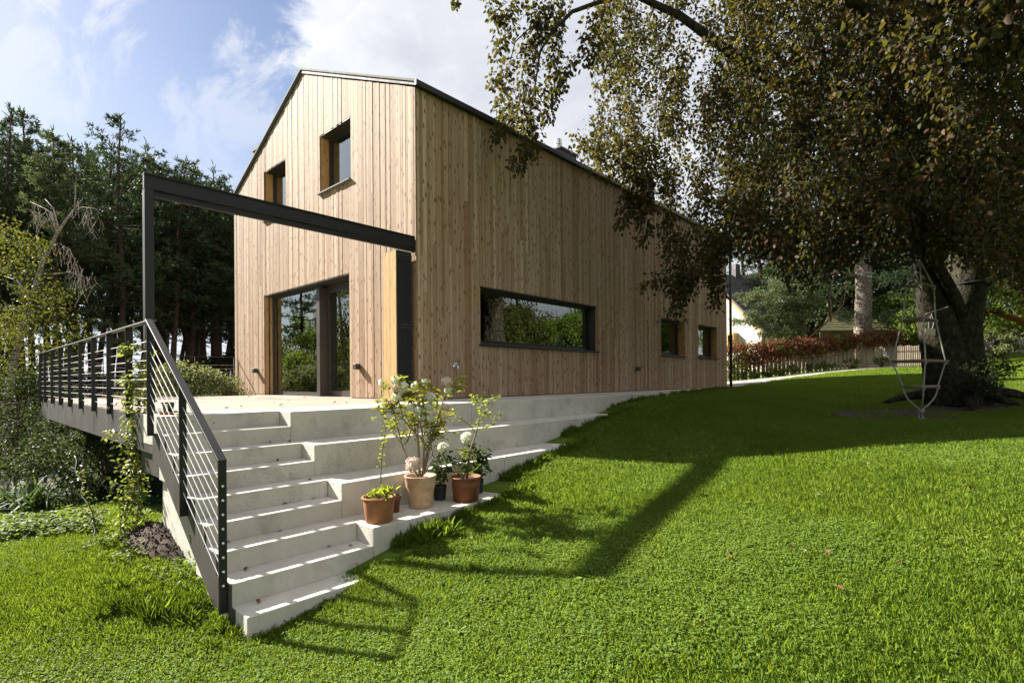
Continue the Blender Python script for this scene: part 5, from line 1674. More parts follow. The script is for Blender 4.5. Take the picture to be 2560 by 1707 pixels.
# creeper over the fence
vc = empty('virginia_creeper', (-0.24, 21.3, gz(-0.24, 21.3)), 'dark red virginia creeper spilling over the picket fence', 'creeper')
c1, c2, tb = Cloud(), Cloud(), MB()
TOPY = np.array([(1790, 868), (1835, 866), (1905, 862), (1996, 853), (2098, 847), (2150, 842), (2190, 836), (2220, 828), (2255, 842)])
BOTY = np.array([(1790, 945), (1835, 938), (1890, 908), (1975, 885), (2045, 882), (2098, 866), (2150, 860), (2200, 852), (2255, 856)])
for _ in range(520):
    px = RNG.uniform(1795, 2250)
    t_, b_ = np.interp(px, TOPY[:, 0], TOPY[:, 1]), np.interp(px, BOTY[:, 0], BOTY[:, 1])
    py = t_ + (b_ - t_) * RNG.random() ** 1.25 + RNG.normal() * 3
    fx = np.interp(px, [1840, 1966, 2151, 2250], [24.3, 24.5, 24.55, 25.6]) - 0.25
    c = at(px, py, fx + RNG.uniform(-0.22, 0.25))
    m = 26
    P = c + RNG.normal(size=(m, 3)) * (0.15, 0.15, 0.13)
    grn = (px < 1870 and py > 895 and RNG.random() < 0.7) or RNG.random() < 0.12
    (c2 if grn else c1).leaves(P, RNG.normal(size=(m, 3)) * 0.5 + (0.3, -0.4, -0.6), RNG.normal(size=(m, 3)) * 0.6 + (0.4, -0.5, 0.4), RNG.uniform(0.07, 0.13, m), RNG.uniform(0.04, 0.07, m))
for k in range(26):
    px = RNG.uniform(1800, 2240)
    s = at(px, np.interp(px, TOPY[:, 0], TOPY[:, 1]) + 5, 24.4)
    tb.tube(wiggle(s, s + np.array([RNG.normal() * 0.4, RNG.normal() * 0.4, -0.8]), 5, 0.3), [0.012, 0.01, 0.008, 0.006, 0.004], 4, False)
c1.obj('red_leaves', M['creeper_leaf'], vc); c2.obj('green_leaves', M['creeper_green'], vc); tb.obj('stem', M['twig'], vc)
for i, (px, py) in enumerate(((1885, 950), (1920, 946), (1950, 945), (1985, 938), (2035, 930), (2065, 926), (2130, 922), (2205, 918), (1850, 955))):
    p = at(px, py, 23.9)
    leaf_tree('weed', (p[0], p[1], gz(p[0], p[1])), 0.5, 0.36, 0.006, M['creeper_green'], M['twig'], 12, 34, 0.085, 'small green weed at the foot of the creeper fence, %s from the house' % ORD[sorted([1885, 1920, 1950, 1985, 2035, 2065, 2130, 2205, 1850]).index(px)], 0.1, cat='weed', seed=160 + i, group='weeds along the picket fence', clump_r=0.12, min_h=0.06)

# ------------------------------------------------------------------ neighbouring house and shed
H0 = np.array([math.cos(YAW), math.sin(YAW), 0]); F0 = FWD
E_ = 0.885 * H0 + 0.465 * F0
G_ = 0.465 * H0 - 0.885 * F0
Zv = np.array([0, 0, 1.0])
AP = at(1774, 684.7, 36.0)
nh = empty('neighbour_house', tuple(AP - Zv * (AP[2] - 1.0)), 'white rendered house with a dark tiled roof behind the creeper fence', 'house')


def quadprism(pts_, thick):
    a_ = [np.array(p) for p in pts_]
    b_ = [p + thick for p in a_]
    n = len(a_)
    mb = MB()
    mb.add(a_ + b_, [tuple(range(n)), tuple(range(2 * n - 1, n - 1, -1))] + [(i, n + i, n + (i + 1) % n, (i + 1) % n) for i in range(n)])
    return mb


HW, RL = 4.0, 8.0
zb = 0.6 - AP[2]
quadprism([AP + Zv * -0.12, AP + G_ * HW - Zv * (HW + 0.12), AP + G_ * HW + Zv * zb, AP - G_ * HW + Zv * zb, AP - G_ * HW - Zv * (HW + 0.12)], E_ * 0.3).obj('gable_wall', M['render_white'], nh)
quadprism([AP + G_ * HW - Zv * (HW + 0.12), AP + G_ * HW + Zv * zb, AP + G_ * HW + Zv * zb + E_ * RL, AP + G_ * HW - Zv * (HW + 0.12) + E_ * RL], -G_ * 0.3).obj('side_wall', M['render_white'], nh)
rf = MB()
nrow = 24
sl = norm(G_ - Zv)
nrm = norm(G_ + Zv)
LS = (HW + 0.45) * math.sqrt(2)
for k in range(nrow):
    s0, s1 = LS * k / nrow, LS * (k + 1) / nrow + 0.02
    a_ = AP - E_ * 0.45 + sl * s0 + nrm * 0.045
    b_ = AP - E_ * 0.45 + sl * s1 + nrm * 0.095
    L_ = E_ * (RL + 0.9)
    rf.add([a_, a_ + L_, b_ + L_, b_, a_ - nrm * 0.09, a_ + L_ - nrm * 0.09, b_ + L_ - nrm * 0.12, b_ - nrm * 0.12], [(0, 3, 2, 1), (3, 7, 6, 2), (0, 4, 7, 3), (1, 2, 6, 5), (4, 5, 6, 7)])
ro = rf.obj('tiled_roof', M['tile'], nh)
for j in range(34):   # tile rolls
    o_ = AP - E_ * 0.42 + E_ * (j * 0.26)
    MB().tube([o_ + nrm * 0.07, o_ + sl * LS + nrm * 0.085], 0.035, 5).obj('tile_roll', M['tile'], ro)
quadprism([AP - E_ * 0.45 + nrm * 0.05, AP - E_ * 0.45 - G_ * (HW + .45) - Zv * (HW + .45) + nrm * 0.05, AP + E_ * (RL + .45) - G_ * (HW + .45) - Zv * (HW + .45), AP + E_ * (RL + .45)], Zv * 0.08).obj('tiled_roof', M['tile'], nh)
quadprism([AP - E_ * 0.47 + sl * 0.05, AP - E_ * 0.47 + sl * LS, AP - E_ * 0.47 + sl * LS - nrm * 0.16, AP - E_ * 0.47 + sl * 0.05 - nrm * 0.16], E_ * 0.04).obj('verge_board', M['larch_fresh'], ro)
quadprism([AP - E_ * 0.43 + sl * 0.05 - nrm * 0.04, AP - E_ * 0.43 + sl * LS - nrm * 0.04, AP + E_ * 0.0 + sl * LS - nrm * 0.04, AP + sl * 0.05 - nrm * 0.04], -nrm * 0.03).obj('soffit', M['larch_fresh'], ro)
cc = AP + E_ * 2.3 + G_ * 0.25
quadprism([cc - Zv * 0.6, cc - Zv * 0.6 + E_ * 0.45, cc - Zv * 0.6 + E_ * 0.45 - G_ * 0.45, cc - Zv * 0.6 - G_ * 0.45], Zv * 1.45).obj('chimney', M['tile'], ro)
wc = AP + G_ * 1.45 - E_ * 0.02
fr_ = MB()
z0_, z1_ = 3.22 - AP[2], 2.05 - AP[2]
wq = [wc + Zv * z0_, wc + G_ * 0.75 + Zv * z0_, wc + G_ * 0.75 + Zv * z1_, wc + Zv * z1_]
nw = quadprism(wq, -E_ * 0.05).obj('window', M['larch_fresh'], nh)
ins = lambda p, cc_: cc_ + (p - cc_) * 0.80
cw = sum(wq) / 4
quadprism([ins(p, cw) - E_ * 0.052 for p in wq], -E_ * 0.006).obj('pane', M['glass'], nw)
quadprism([cw - G_ * 0.03 + Zv * 0.5 - E_ * 0.06, cw + G_ * 0.03 + Zv * 0.5 - E_ * 0.06, cw + G_ * 0.03 - Zv * 0.5 - E_ * 0.06, cw - G_ * 0.03 - Zv * 0.5 - E_ * 0.06], -E_ * 0.02).obj('glazing_bar', M['larch_fresh'], nw)
quadprism([wq[1] + G_ * 0.02, wq[1] + G_ * 0.02 - E_ * 0.42, wq[2] + G_ * 0.02 - E_ * 0.42, wq[2] + G_ * 0.02], G_ * 0.04).obj('shutter', M['larch_fresh'], nw)

sd_ = empty('garden_shed', tuple(at(2140, 900, 30)), 'old dark timber shed with a mossy shingle roof behind the pale pine trunk', 'shed')
A0 = at(2075, 780, 31.4); A1 = A0 + H0 * 3.85
A1[2] = A0[2]
B0 = at(2050, 826, 29.6); B1 = B0 + H0 * 4.0
B1[2] = B0[2]
rm = MB()
for k in range(11):
    f0, f1 = k / 11, (k + 1) / 11 + 0.01
    p = [A0 + (B0 - A0) * f0, A1 + (B1 - A1) * f0, A1 + (B1 - A1) * f1, A0 + (B0 - A0) * f1]
    p = [p[0], p[1], p[2] + Zv * 0.035, p[3] + Zv * 0.035]
    rm.add(p + [q - Zv * 0.08 for q in p], [(0, 3, 2, 1), (3, 7, 6, 2), (0, 4, 7, 3), (1, 2, 6, 5), (4, 5, 6, 7)])
sro = rm.obj('roof', M['moss_roof'], sd_)
C0 = A0 + F0 * 1.8 - Zv * 0.85
quadprism([A0, A1, C0 + (A1 - A0), C0], -Zv * 0.06).obj('roof', M['moss_roof'], sd_)
wl = B0 + F0 * 0.35 + H0 * 0.2 - Zv * 0.05; wr = B1 + F0 * 0.35 - H0 * 0.25 - Zv * 0.05
nb_ = 22
for k in range(nb_):
    a_ = wl + (wr - wl) * (k / nb_); b_ = wl + (wr - wl) * ((k + 0.94) / nb_)
    quadprism([a_, b_, b_ - Zv * 1.9, a_ - Zv * 1.9], F0 * 0.03).obj('plank', M['old_wood'], sd_)
for k in range(12):
    a_ = wr + F0 * (k * 0.24); b_ = wr + F0 * (k * 0.24 + 0.225)
    tz = min((k + 0.5) * 0.24, 2.9 - (k + .5) * .24) * 0.48
    quadprism([a_ + Zv * tz, b_ + Zv * tz, b_ - Zv * 1.9, a_ - Zv * 1.9], -H0 * 0.03).obj('plank', M['old_wood'], sd_)
quadprism([A1 + H0 * 0.0 - Zv * 0.02, B1 - Zv * 0.02, B1 - Zv * 0.16, A1 - Zv * 0.16], -H0 * 0.03).obj('verge_board', M['old_wood'], sro)

# ------------------------------------------------------------------ rope ladder, hammock and card on the beech
rl = empty('rope_ladder', tuple(at(2303, 1055, 8.5)), 'three-sided rope ladder with wooden rungs hanging beside the beech trunk', 'rope ladder')
zq = lambda p, d: at(2150 + .306 * p[0], 600 + .306 * p[1], d)
LEV = [((380, 388), (603, 372), (500, 352), 0.3), ((347, 655), (618, 660), (517, 640), 0.35), ((258, 992), (700, 992), (535, 965), 0.55), ((355, 1205), (635, 1188), (518, 1212), 0.4)]
cor = []
for (l, r, m, dn) in LEV:
    L3, R3, M3 = zq(l, 8.55), zq(r, 8.6), zq(m, 8.55 - dn)
    L3[2] = R3[2] = M3[2] = (L3[2] + R3[2]) / 2
    if abs(l[0] - 258) < 1 or True:
        M3 = np.array([M3[0], M3[1], L3[2]])
    cor.append((L3, R3, M3))
    for p, q in ((L3, M3), (M3, R3), (L3, R3)):
        e = (q - p) * 0.05
        MB().tube([p - e, q + e], 0.023, 8).obj('rung', M['rung'], rl, True)
topk, botk = zq((488, 165), 8.5), zq((500, 1392), 8.5)
for j in range(3):
    P = [topk] + [c[j] for c in cor]
    last = cor[-1][j]
    for t in (0.25, 0.5, 0.75, 1.0):
        p = last + (botk - last) * t
        p = p + (last * 0 + np.array([(last - botk)[0], (last - botk)[1], 0])) * 0.28 * math.sin(t * math.pi)
        P.append(p)
    MB().tube(P, 0.012, 6).obj('rope', M['rope'], rl, True)
    for c in cor:
        MB().lathe([(0.0, -0.028), (0.024, -0.018), (0.026, 0.01), (0.0, 0.026)], 8, tuple(c[j] - Zv * 0.028)).obj('knot', M['rope'], rl, True)
MB().lathe([(0.0, -0.05), (0.04, -0.03), (0.045, 0.01), (0.02, 0.045), (0.0, 0.05)], 10, tuple(botk)).obj('knot', M['rope'], rl, True)
for j in range(4):
    e = botk + np.array([RNG.normal() * 0.035, RNG.normal() * 0.035, -0.20 - 0.05 * j])
    MB().tube(wiggle(botk, e, 5, 0.25), 0.008, 5).obj('rope_end', M['rope'], rl, True)
for j in range(5):
    c = topk + Zv * (0.04 + 0.075 * j)
    ring = [c + (H0 if j % 2 else F0) * 0.026 * math.cos(a) + Zv * 0.045 * math.sin(a) for a in np.linspace(0, 6.283, 11)]
    MB().tube(ring, 0.007, 5, False).obj('chain_link', M['black'], rl, True)
hang = topk + Zv * 0.42
MB().tube([hang, hang + Zv * 0.7 + H0 * 0.05 + F0 * 0.9], 0.012, 6).obj('hanging_rope', M['strap'], rl)

hm = empty('hammock', tuple(at(2540, 960, 9.4)), 'orange and brown striped cloth hammock tied to the beech at the right edge', 'hammock')
K = at(2476, 780, 9.9)
nu, nv = 15, 22
V = []
for j in range(nv):
    v = j / (nv - 1)
    c = K + (H0 * 2.6 - F0 * 1.7) * v + Zv * (-1.05 * math.sin(min(1, v * 0.95) * math.pi * 0.62) + 0.1 * v)
    w_ = 0.03 + 0.52 * math.sin(min(1.0, v * 1.25 + 0.02) * math.pi * 0.5) ** 1.3
    for i in range(nu):
        th = -1.25 + 2.5 * i / (nu - 1)
        pl_ = 0.022 * math.sin(i * 2.3 + j * 0.15) * (1 - v * 0.6)
        V.append(c + (F0 * 0.85 + H0 * 0.35) * (math.sin(th) * w_ * 0.75) + Zv * ((1 - math.cos(th)) * w_ * 0.95 + pl_))
Qs = [(j * nu + i, j * nu + i + 1, (j + 1) * nu + i + 1, (j + 1) * nu + i) for j in range(nv - 1) for i in range(nu - 1)]
me = fast_mesh('cloth', V, Qs, True)
uvl = me.uv_layers.new(name='UVMap')
li = np.zeros(len(me.loops), np.int32); me.loops.foreach_get('vertex_index', li)
uvl.data.foreach_set('uv', np.c_[(li % nu) / (nu - 1), (li // nu) / (nv - 1)].astype(np.float32).ravel())
hc_ = link('cloth', me, M['hammock'], hm)
sm = hc_.modifiers.new('Solid', 'SOLIDIFY'); sm.thickness = 0.004
ax = at(1800 + .3507 * 1752, 550 + .3507 * 478, 10.8)
ringp = [ax + np.array([math.cos(a) * 0.40, math.sin(a) * 0.40, 0.05 * math.sin(a + 2.2)]) for a in np.linspace(0, 6.283, 25)]
MB().tube(ringp, 0.028, 6, False).obj('tree_strap', M['strap'], hm, True)
sp_ = ax + (H0 * 0.40 - F0 * 0.15)
for o_ in (-0.012, 0.012):
    MB().tube(wiggle(sp_ + H0 * o_, K + H0 * o_, 6, 0.05), 0.008, 5).obj('cord', M['strap'], hm, True)

cs = empty('card_sign', tuple(zq((575, 750), 9.9)), 'small blank cream card hanging on a string in front of the beech trunk', 'sign')
q = [zq(p, 9.9) for p in ((535, 722), (618, 727), (615, 777), (528, 772))]
quadprism(q, F0 * 0.006).obj('card', M['card'], cs)
MB().tube([zq((560, 723), 9.9), zq((560, 680), 9.9), zq((585, 600), 9.92), zq((600, 690), 9.9), zq((588, 725), 9.9)], 0.003, 4).obj('string', M['white_plastic'], cs)
MB().tube([zq((530, 605), 9.95), zq((610, 580), 9.93), zq((720, 545), 9.95)], 0.003, 4).obj('string', M['white_plastic'], cs)

# ------------------------------------------------------------------ flower pots on the lowest seat step
ZP = -0.975 + 0.001


def pot(name, x, y, z, r_rim, r_base, h, mat, label, style='plain', rim_h=0.03):
    o = empty(name, (x, y, z), label, 'flower pot')
    t = 0.014
    if style == 'roll':
        prof = [(0.0, 0.0), (r_base, 0.0), (r_base + 0.004, 0.006), (r_rim - 0.012, h - 0.045), (r_rim - 0.010, h - 0.03), (r_rim, h - 0.022), (r_rim + 0.004, h - 0.012), (r_rim, h - 0.002), (r_rim - 0.008, h), (r_rim - 0.02, h - 0.006), (r_rim - 0.026, h - 0.05), (0.0, h - 0.05)]
    elif style == 'band':
        rb = r_base + (r_rim - r_base) * 0.66
        prof = [(0.0, 0.0), (r_base - 0.006, 0.0), (r_base, 0.008), (rb - 0.010, h * 0.60), (rb, h * 0.64), (r_rim - 0.004, h - 0.014), (r_rim, h - 0.010), (r_rim, h), (r_rim - 0.018, h), (r_rim - 0.03, h - 0.05), (0.0, h - 0.05)]
    elif style == 'ring':
        f = lambda k: r_base + (r_rim - 0.012 - r_base) * k
        prof = [(0.0, 0.0), (r_base, 0.0), (f(0.60), h * 0.60), (f(.62) + .004, h * .615), (f(.64), h * .63), (f(.66) + .004, h * .645), (f(.68), h * .66), (f(.70) + .004, h * .675), (f(.72), h * .69), (f(0.92), h * .90), (r_rim, h * 0.935), (r_rim + 0.003, h * 0.965), (r_rim - 0.004, h), (r_rim - 0.018, h - 0.002), (r_rim - 0.028, h - 0.05), (0.0, h - 0.05)]
    elif style == 'collar':
        prof = [(0.0, 0.0), (r_base, 0.0), (r_rim - 0.012, h * 0.68), (r_rim - 0.002, h * 0.69), (r_rim, h), (r_rim - 0.01, h), (r_rim - 0.016, h - 0.03), (0.0, h - 0.03)]
    else:
        prof = [(0.0, 0.0), (r_base, 0.0), (r_base, 0.01), (r_rim - 0.004, h - 0.02), (r_rim, h - 0.018), (r_rim, h), (r_rim - 0.006, h), (r_rim - 0.01, h - 0.03), (0.0, h - 0.03)]
    MB().lathe(prof, 40, (x, y, z)).obj('pot', mat, o, True)
    e = o.children[0] if o.children else None
    MB().lathe([(0.0, 0.008), ((r_rim - 0.025) * 0.6, 0.004), (r_rim - 0.025, 0.0)], 20, (x, y, z + h - 0.038)).obj('soil', M['soil'], o, True)
    return o


PA = pot('flower_pot', 2.80, -2.56, ZP, 0.156, 0.12, 0.235, M['terracotta'], 'terracotta pot with rolled rim at the stair end of the row', 'roll')
PB_ = pot('flower_pot', 2.62, -2.265, ZP, 0.066, 0.046, 0.165, M['terracotta_dark'], 'small stained terracotta pot squeezed between the two larger pots', 'collar')
PC = pot('flower_pot', 2.645, -1.96, ZP, 0.165, 0.122, 0.325, M['terracotta_pale'], 'large pale weathered terracotta pot holding the tall hydrangea', 'band')
PD = pot('flower_pot', 2.545, -1.62, ZP, 0.074, 0.062, 0.155, M['black_plastic'], 'black plastic nursery pot right of the large pale pot', 'plain')
PE = pot('flower_pot', 2.79, -1.46, ZP, 0.168, 0.136, 0.265, M['terracotta_dark'], 'dark terracotta pot with grooved rings at the lawn end of the row', 'ring')
PF = pot('flower_pot', 2.60, -1.12, ZP, 0.085, 0.07, 0.17, M['black_plastic'], 'black plastic nursery pot half hidden behind the ringed terracotta pot', 'plain')

z3 = lambda p, d: at(850 + .3507 * p[0], 900 + .3507 * p[1], d)


def flower(P_, r, mat, parent, n=130):
    cl_ = Cloud()
    u = rand_unit(n)
    base = np.array(P_) + u * r * RNG.uniform(0.75, 1.0, (n, 1)) * (1, 1, 0.9)
    for k in range(3):
        t_ = np.cross(u, rand_unit(n))
        cl_.leaves(base, t_ + u * 0.35, u, r * 0.30, r * 0.27, 0.1, 0.0)
    v_, q_ = cl_.V, cl_.Q
    core = MB().lathe([(0.0, -0.8), (0.5, -0.65), (0.8, 0.0), (0.55, 0.6), (0.0, 0.8)], 8)
    cv = np.array(core.v) * r + np.array(P_)
    cl_.V.append(cv); cl_.Q.append(np.array(core.f) + cl_.n)
    cl_.obj('flower_head', M[mat], parent)


def stem_leaves(cl_, path, n, L, W, spread=0.02, k0=0.4, droop=0.25, up=0.3):
    P = np.array(path)
    t = k0 + (1 - k0) * RNG.random(n)
    xs_ = np.linspace(0, 1, len(P))
    c = np.c_[np.interp(t, xs_, P[:, 0]), np.interp(t, xs_, P[:, 1]), np.interp(t, xs_, P[:, 2])] + RNG.normal(size=(n, 3)) * spread
    a = RNG.random(n) * 6.283
    D = np.c_[np.cos(a), np.sin(a), RNG.normal(size=n) * 0.35 + up]
    cl_.leaves(c, D, np.c_[RNG.normal(size=(n, 2)) * 0.35, np.ones(n)], L * RNG.uniform(0.6, 1.2, n), W * RNG.uniform(0.8, 1.1, n), 0.15, droop)


hy = empty('hydrangea', tuple(z3((575, 830), 5.46)), 'tall hydrangea with white and pink flower heads in the large pale pot', 'plant')
tb, cl = MB(), Cloud()
HS = [[(560, 830), (500, 740), (440, 600), (410, 480), (390, 380), (350, 330)], [(575, 830), (560, 680), (555, 500), (540, 330), (500, 250), (450, 200)], [(585, 830), (620, 650), (650, 540), (690, 450), (755, 385)],
      [(600, 810), (640, 620), (680, 480), (720, 330), (770, 200), (790, 145)], [(565, 820), (555, 540), (500, 480), (450, 420), (430, 330), (400, 230), (370, 150)], [(590, 820), (600, 600), (570, 450), (590, 300), (610, 170)],
      [(600, 810), (665, 700), (640, 560), (660, 400), (640, 290)], [(570, 800), (560, 620), (540, 520), (520, 400), (505, 350)], [(580, 560), (610, 640), (630, 600), (690, 520), (740, 410)], [(440, 610), (480, 580), (500, 520), (480, 430), (555, 370)]]
for i, s_ in enumerate(HS):
    dd = 5.46 + np.linspace(0, RNG.uniform(-0.28, 0.28), len(s_))
    P = [z3(p, d) for p, d in zip(s_, dd)]
    tb.tube(P, np.linspace(0.011, 0.0035, len(P)), 7)
    stem_leaves(cl, P, 30, 0.085, 0.034, 0.045, 0.62)
    for q in range(3):
        j = RNG.integers(max(1, len(P) - 3), len(P))
        e = P[j] + np.array([RNG.normal() * 0.10, RNG.normal() * 0.10, abs(RNG.normal()) * 0.09])
        tb.tube([P[j - 1], (P[j - 1] + e) / 2 + (0, 0, -0.01), e], [0.004, 0.003, 0.002], 5, False)
        stem_leaves(cl, [P[j - 1], e], 13, 0.085, 0.034, 0.025, 0.5)
tb.obj('stems', M['twig_pale'], hy, True)
cl.obj('leaves', M['hydr_leaf'], hy)
for (x, y, r, k) in ((395, 142, 27, 0), (450, 182, 26, 0), (447, 208, 30, 0), (405, 258, 28, 0), (365, 313, 34, 1), (541, 185, 27, 0), (505, 338, 22, 0), (556, 362, 30, 0), (637, 330, 27, 0), (642, 268, 32, 0), (646, 416, 25, 0), (750, 332, 25, 1), (744, 405, 17, 1),
                     (672, 375, 18, 1), (760, 158, 32, 1), (768, 215, 20, 0), (612, 155, 24, 0), (398, 207, 25, 1), (585, 217, 25, 1), (585, 408, 18, 0), (522, 742, 46, 1)):
    flower(z3((x, y), 5.32 + RNG.normal() * 0.06), r * 1.2 * .3507 * 5.4 / F_PX, 'petal_pink' if k else 'petal_white', hy)

h2 = empty('hydrangea', tuple(z3((715, 880), 5.78)), 'small dark-leaved hydrangea with one cream flower in the black pot', 'plant')
tb, cl = MB(), Cloud()
for s_ in ([(715, 890), (720, 780), (740, 650), (742, 630)], [(710, 890), (700, 800), (680, 720)], [(720, 890), (750, 790), (775, 700)], [(712, 890), (715, 800), (705, 600)]):
    P = [z3(p, 5.78 + RNG.normal() * 0.03) for p in s_]
    tb.tube(P, np.linspace(0.006, 0.003, len(P)), 6)
    stem_leaves(cl, P, 34, 0.085, 0.04, 0.03, 0.2, 0.3, 0.0)
tb.obj('stems', M['twig'], h2); cl.obj('leaves', M['hydr_dark'], h2)
flower(z3((738, 622), 5.74), 40 * .3507 * 5.7 / F_PX, 'petal_white', h2)

h3 = empty('hydrangea', tuple(z3((965, 860), 6.08)), 'dark-leaved hydrangea with a white flower behind the ringed terracotta pot', 'plant')
tb, cl = MB(), Cloud()
for s_ in ([(985, 880), (985, 780), (990, 680), (1000, 610)], [(980, 880), (960, 760), (930, 640), (905, 570)], [(985, 870), (1010, 760), (1030, 690)], [(980, 870), (960, 800), (965, 640)]):
    P = [z3(p, 6.02 + RNG.normal() * 0.04) for p in s_]
    tb.tube(P, np.linspace(0.006, 0.003, len(P)), 6)
    stem_leaves(cl, P, 40, 0.095, 0.045, 0.035, 0.25, 0.3, 0.0)
tb.obj('stems', M['twig'], h3); cl.obj('leaves', M['hydr_dark'], h3)
flower(z3((905, 553), 5.95), 42 * .3507 * 6 / F_PX, 'petal_white', h3)

g2 = empty('ginkgo_sapling', tuple(z3((905, 845), 5.72)), 'young ginkgo tree with yellow-green leaves in the ringed terracotta pot', 'plant')
tb, cl, c3 = MB(), Cloud(), Cloud()
GS = [[(905, 850), (912, 740), (930, 640), (965, 540), (985, 460), (1000, 370), (1012, 290), (1020, 215)], [(968, 520), (930, 470), (880, 430), (820, 380), (770, 370)], [(985, 490), (1040, 480), (1090, 462), (1135, 400), (1145, 370)], [(1010, 300), (1060, 310), (1100, 270), (1140, 265)], [(1008, 320), (970, 290), (935, 265)], [(1000, 370), (1040, 380), (1060, 400)]]
for i, s_ in enumerate(GS):
    P = [z3(p, 5.72 + (0.03 * j if i % 2 else -0.03 * j)) for j, p in enumerate(s_)]
    tb.tube(P, np.linspace(0.013 if i == 0 else 0.005, 0.003, len(P)), 7)
    stem_leaves(cl, P, 46 if i == 0 else 30, 0.036, 0.042, 0.018, 0.45 if i == 0 else 0.2, 0.1, 0.1)
tb.obj('stem', M['twig_pale'], g2, True); cl.obj('leaves', M['ginkgo_leaf'], g2)
for s_ in ([(880, 850), (870, 740), (860, 660)], [(890, 850), (890, 720), (895, 620)], [(875, 850), (905, 740), (930, 660)]):
    stem_leaves(c3, [z3(p, 5.66) for p in s_], 60, 0.06, 0.026, 0.03, 0.1, 0.2, 0.1)
c3.obj('underplanting', M['vine_leaf'], g2)

g1 = empty('ginkgo_sapling', tuple(z3((280, 990), 4.9)), 'slender ginkgo sapling with yellow-green leaves in the pot nearest the stairs', 'plant')
tb, cl, c3 = MB(), Cloud(), Cloud()
GS = [[(280, 990), (290, 850), (292, 750), (300, 660), (315, 560), (325, 480), (300, 430), (245, 405)], [(322, 500), (345, 450), (360, 430), (385, 470)], [(320, 520), (370, 480), (400, 490)]]
for i, s_ in enumerate(GS):
    P = [z3(p, 4.9 + 0.02 * j * (-1) ** i) for j, p in enumerate(s_)]
    tb.tube(P, np.linspace(0.009 if i == 0 else 0.003, 0.002, len(P)), 7)
    stem_leaves(cl, P, 44 if i == 0 else 16, 0.034, 0.042, 0.016, 0.25, 0.1, 0.1)
tb.obj('stem', M['twig_pale'], g1, True); cl.obj('leaves', M['ginkgo_leaf'], g1)
for c, n, L in (((238, 955), 120, 0.035), ((325, 945), 70, 0.07)):
    P = np.repeat([z3(c, 4.88)], n, 0) + RNG.normal(size=(n, 3)) * (0.028, 0.028, 0.014)
    c3 = Cloud()
    c3.leaves(P, RNG.normal(size=(n, 3)) * 0.7 + (0, 0, 0.7), RNG.normal(size=(n, 3)) * 0.4 + (0, 0, 1), L, L * 0.4)
    c3.obj('underplanting', M['ginkgo_leaf'], g1)
hb = empty('potted_herb', tuple(z3((400, 975), 5.25)), 'sparse little herb in the small stained terracotta pot', 'plant')
tb, cl = MB(), Cloud()
for s_ in ([(400, 985), (390, 930), (375, 890)], [(402, 985), (400, 920), (395, 870)], [(405, 985), (420, 940), (440, 920)], [(400, 985), (385, 940), (370, 930)], [(404, 985), (412, 930), (415, 905)]):
    P = [z3(p, 5.25 + RNG.normal() * 0.02) for p in s_]
    tb.tube(P, [0.003, 0.002, 0.001], 5)
    stem_leaves(cl, P, 26, 0.018, 0.005, 0.006, 0.2, 0.1, 0.4)
tb.obj('stems', M['twig'], hb); cl.obj('leaves', M['hydr_dark'], hb)

# painted pot on a saucer at the top of the stairs
ps = empty('painted_pot', (0.76, -3.74, 0.0), 'small green painted pot with white stripe standing on a saucer at the stair head', 'flower pot')
M['pot_green'] = metal_paint('pot_green', (0.02, 0.10, 0.06), 0.4, 0.2)
MB().lathe([(0.0, 0.028), (0.038, 0.028), (0.058, 0.115), (0.064, 0.116), (0.064, 0.126), (0.058, 0.126), (0.05, 0.10), (0.0, 0.10)], 28, (0.76, -3.74, 0)).obj('pot', M['pot_green'], ps, True)
MB().lathe([(0.0645, 0.1155), (0.0652, 0.121), (0.0645, 0.1265)], 28, (0.76, -3.74, 0)).obj('rim', M['terracotta_dark'], ps, True)
w0 = []
for k in range(5):
    a = -0.75 + 0.10 * k
    w0 += [(0.76 + math.cos(a) * r_, -3.74 + math.sin(a) * r_, zz) for r_, zz in ((0.0392, 0.029), (0.0590, 0.1145))]
MB().add(w0, [(2 * k, 2 * k + 2, 2 * k + 3, 2 * k + 1) for k in range(4)]).obj('white_stripe', M['white_plastic'], ps, True)
MB().lathe([(0.0, 0.004), (0.075, 0.004), (0.088, 0.026), (0.092, 0.026), (0.08, 0.001), (0.0, 0.001)], 28, (0.76, -3.74, 0)).obj('saucer', M['terracotta'], ps, True)
stn = empty('stone', (0.98, -3.66, 0.0), 'flat grey stone lying beside the painted pot', 'stone')
m_ = MB().lathe([(0.0, 0.0), (0.05, 0.0), (0.06, 0.012), (0.05, 0.026), (0.0, 0.03)], 9, (0.97, -3.68, 0)).obj('stone_body', M['concrete'], stn, True)

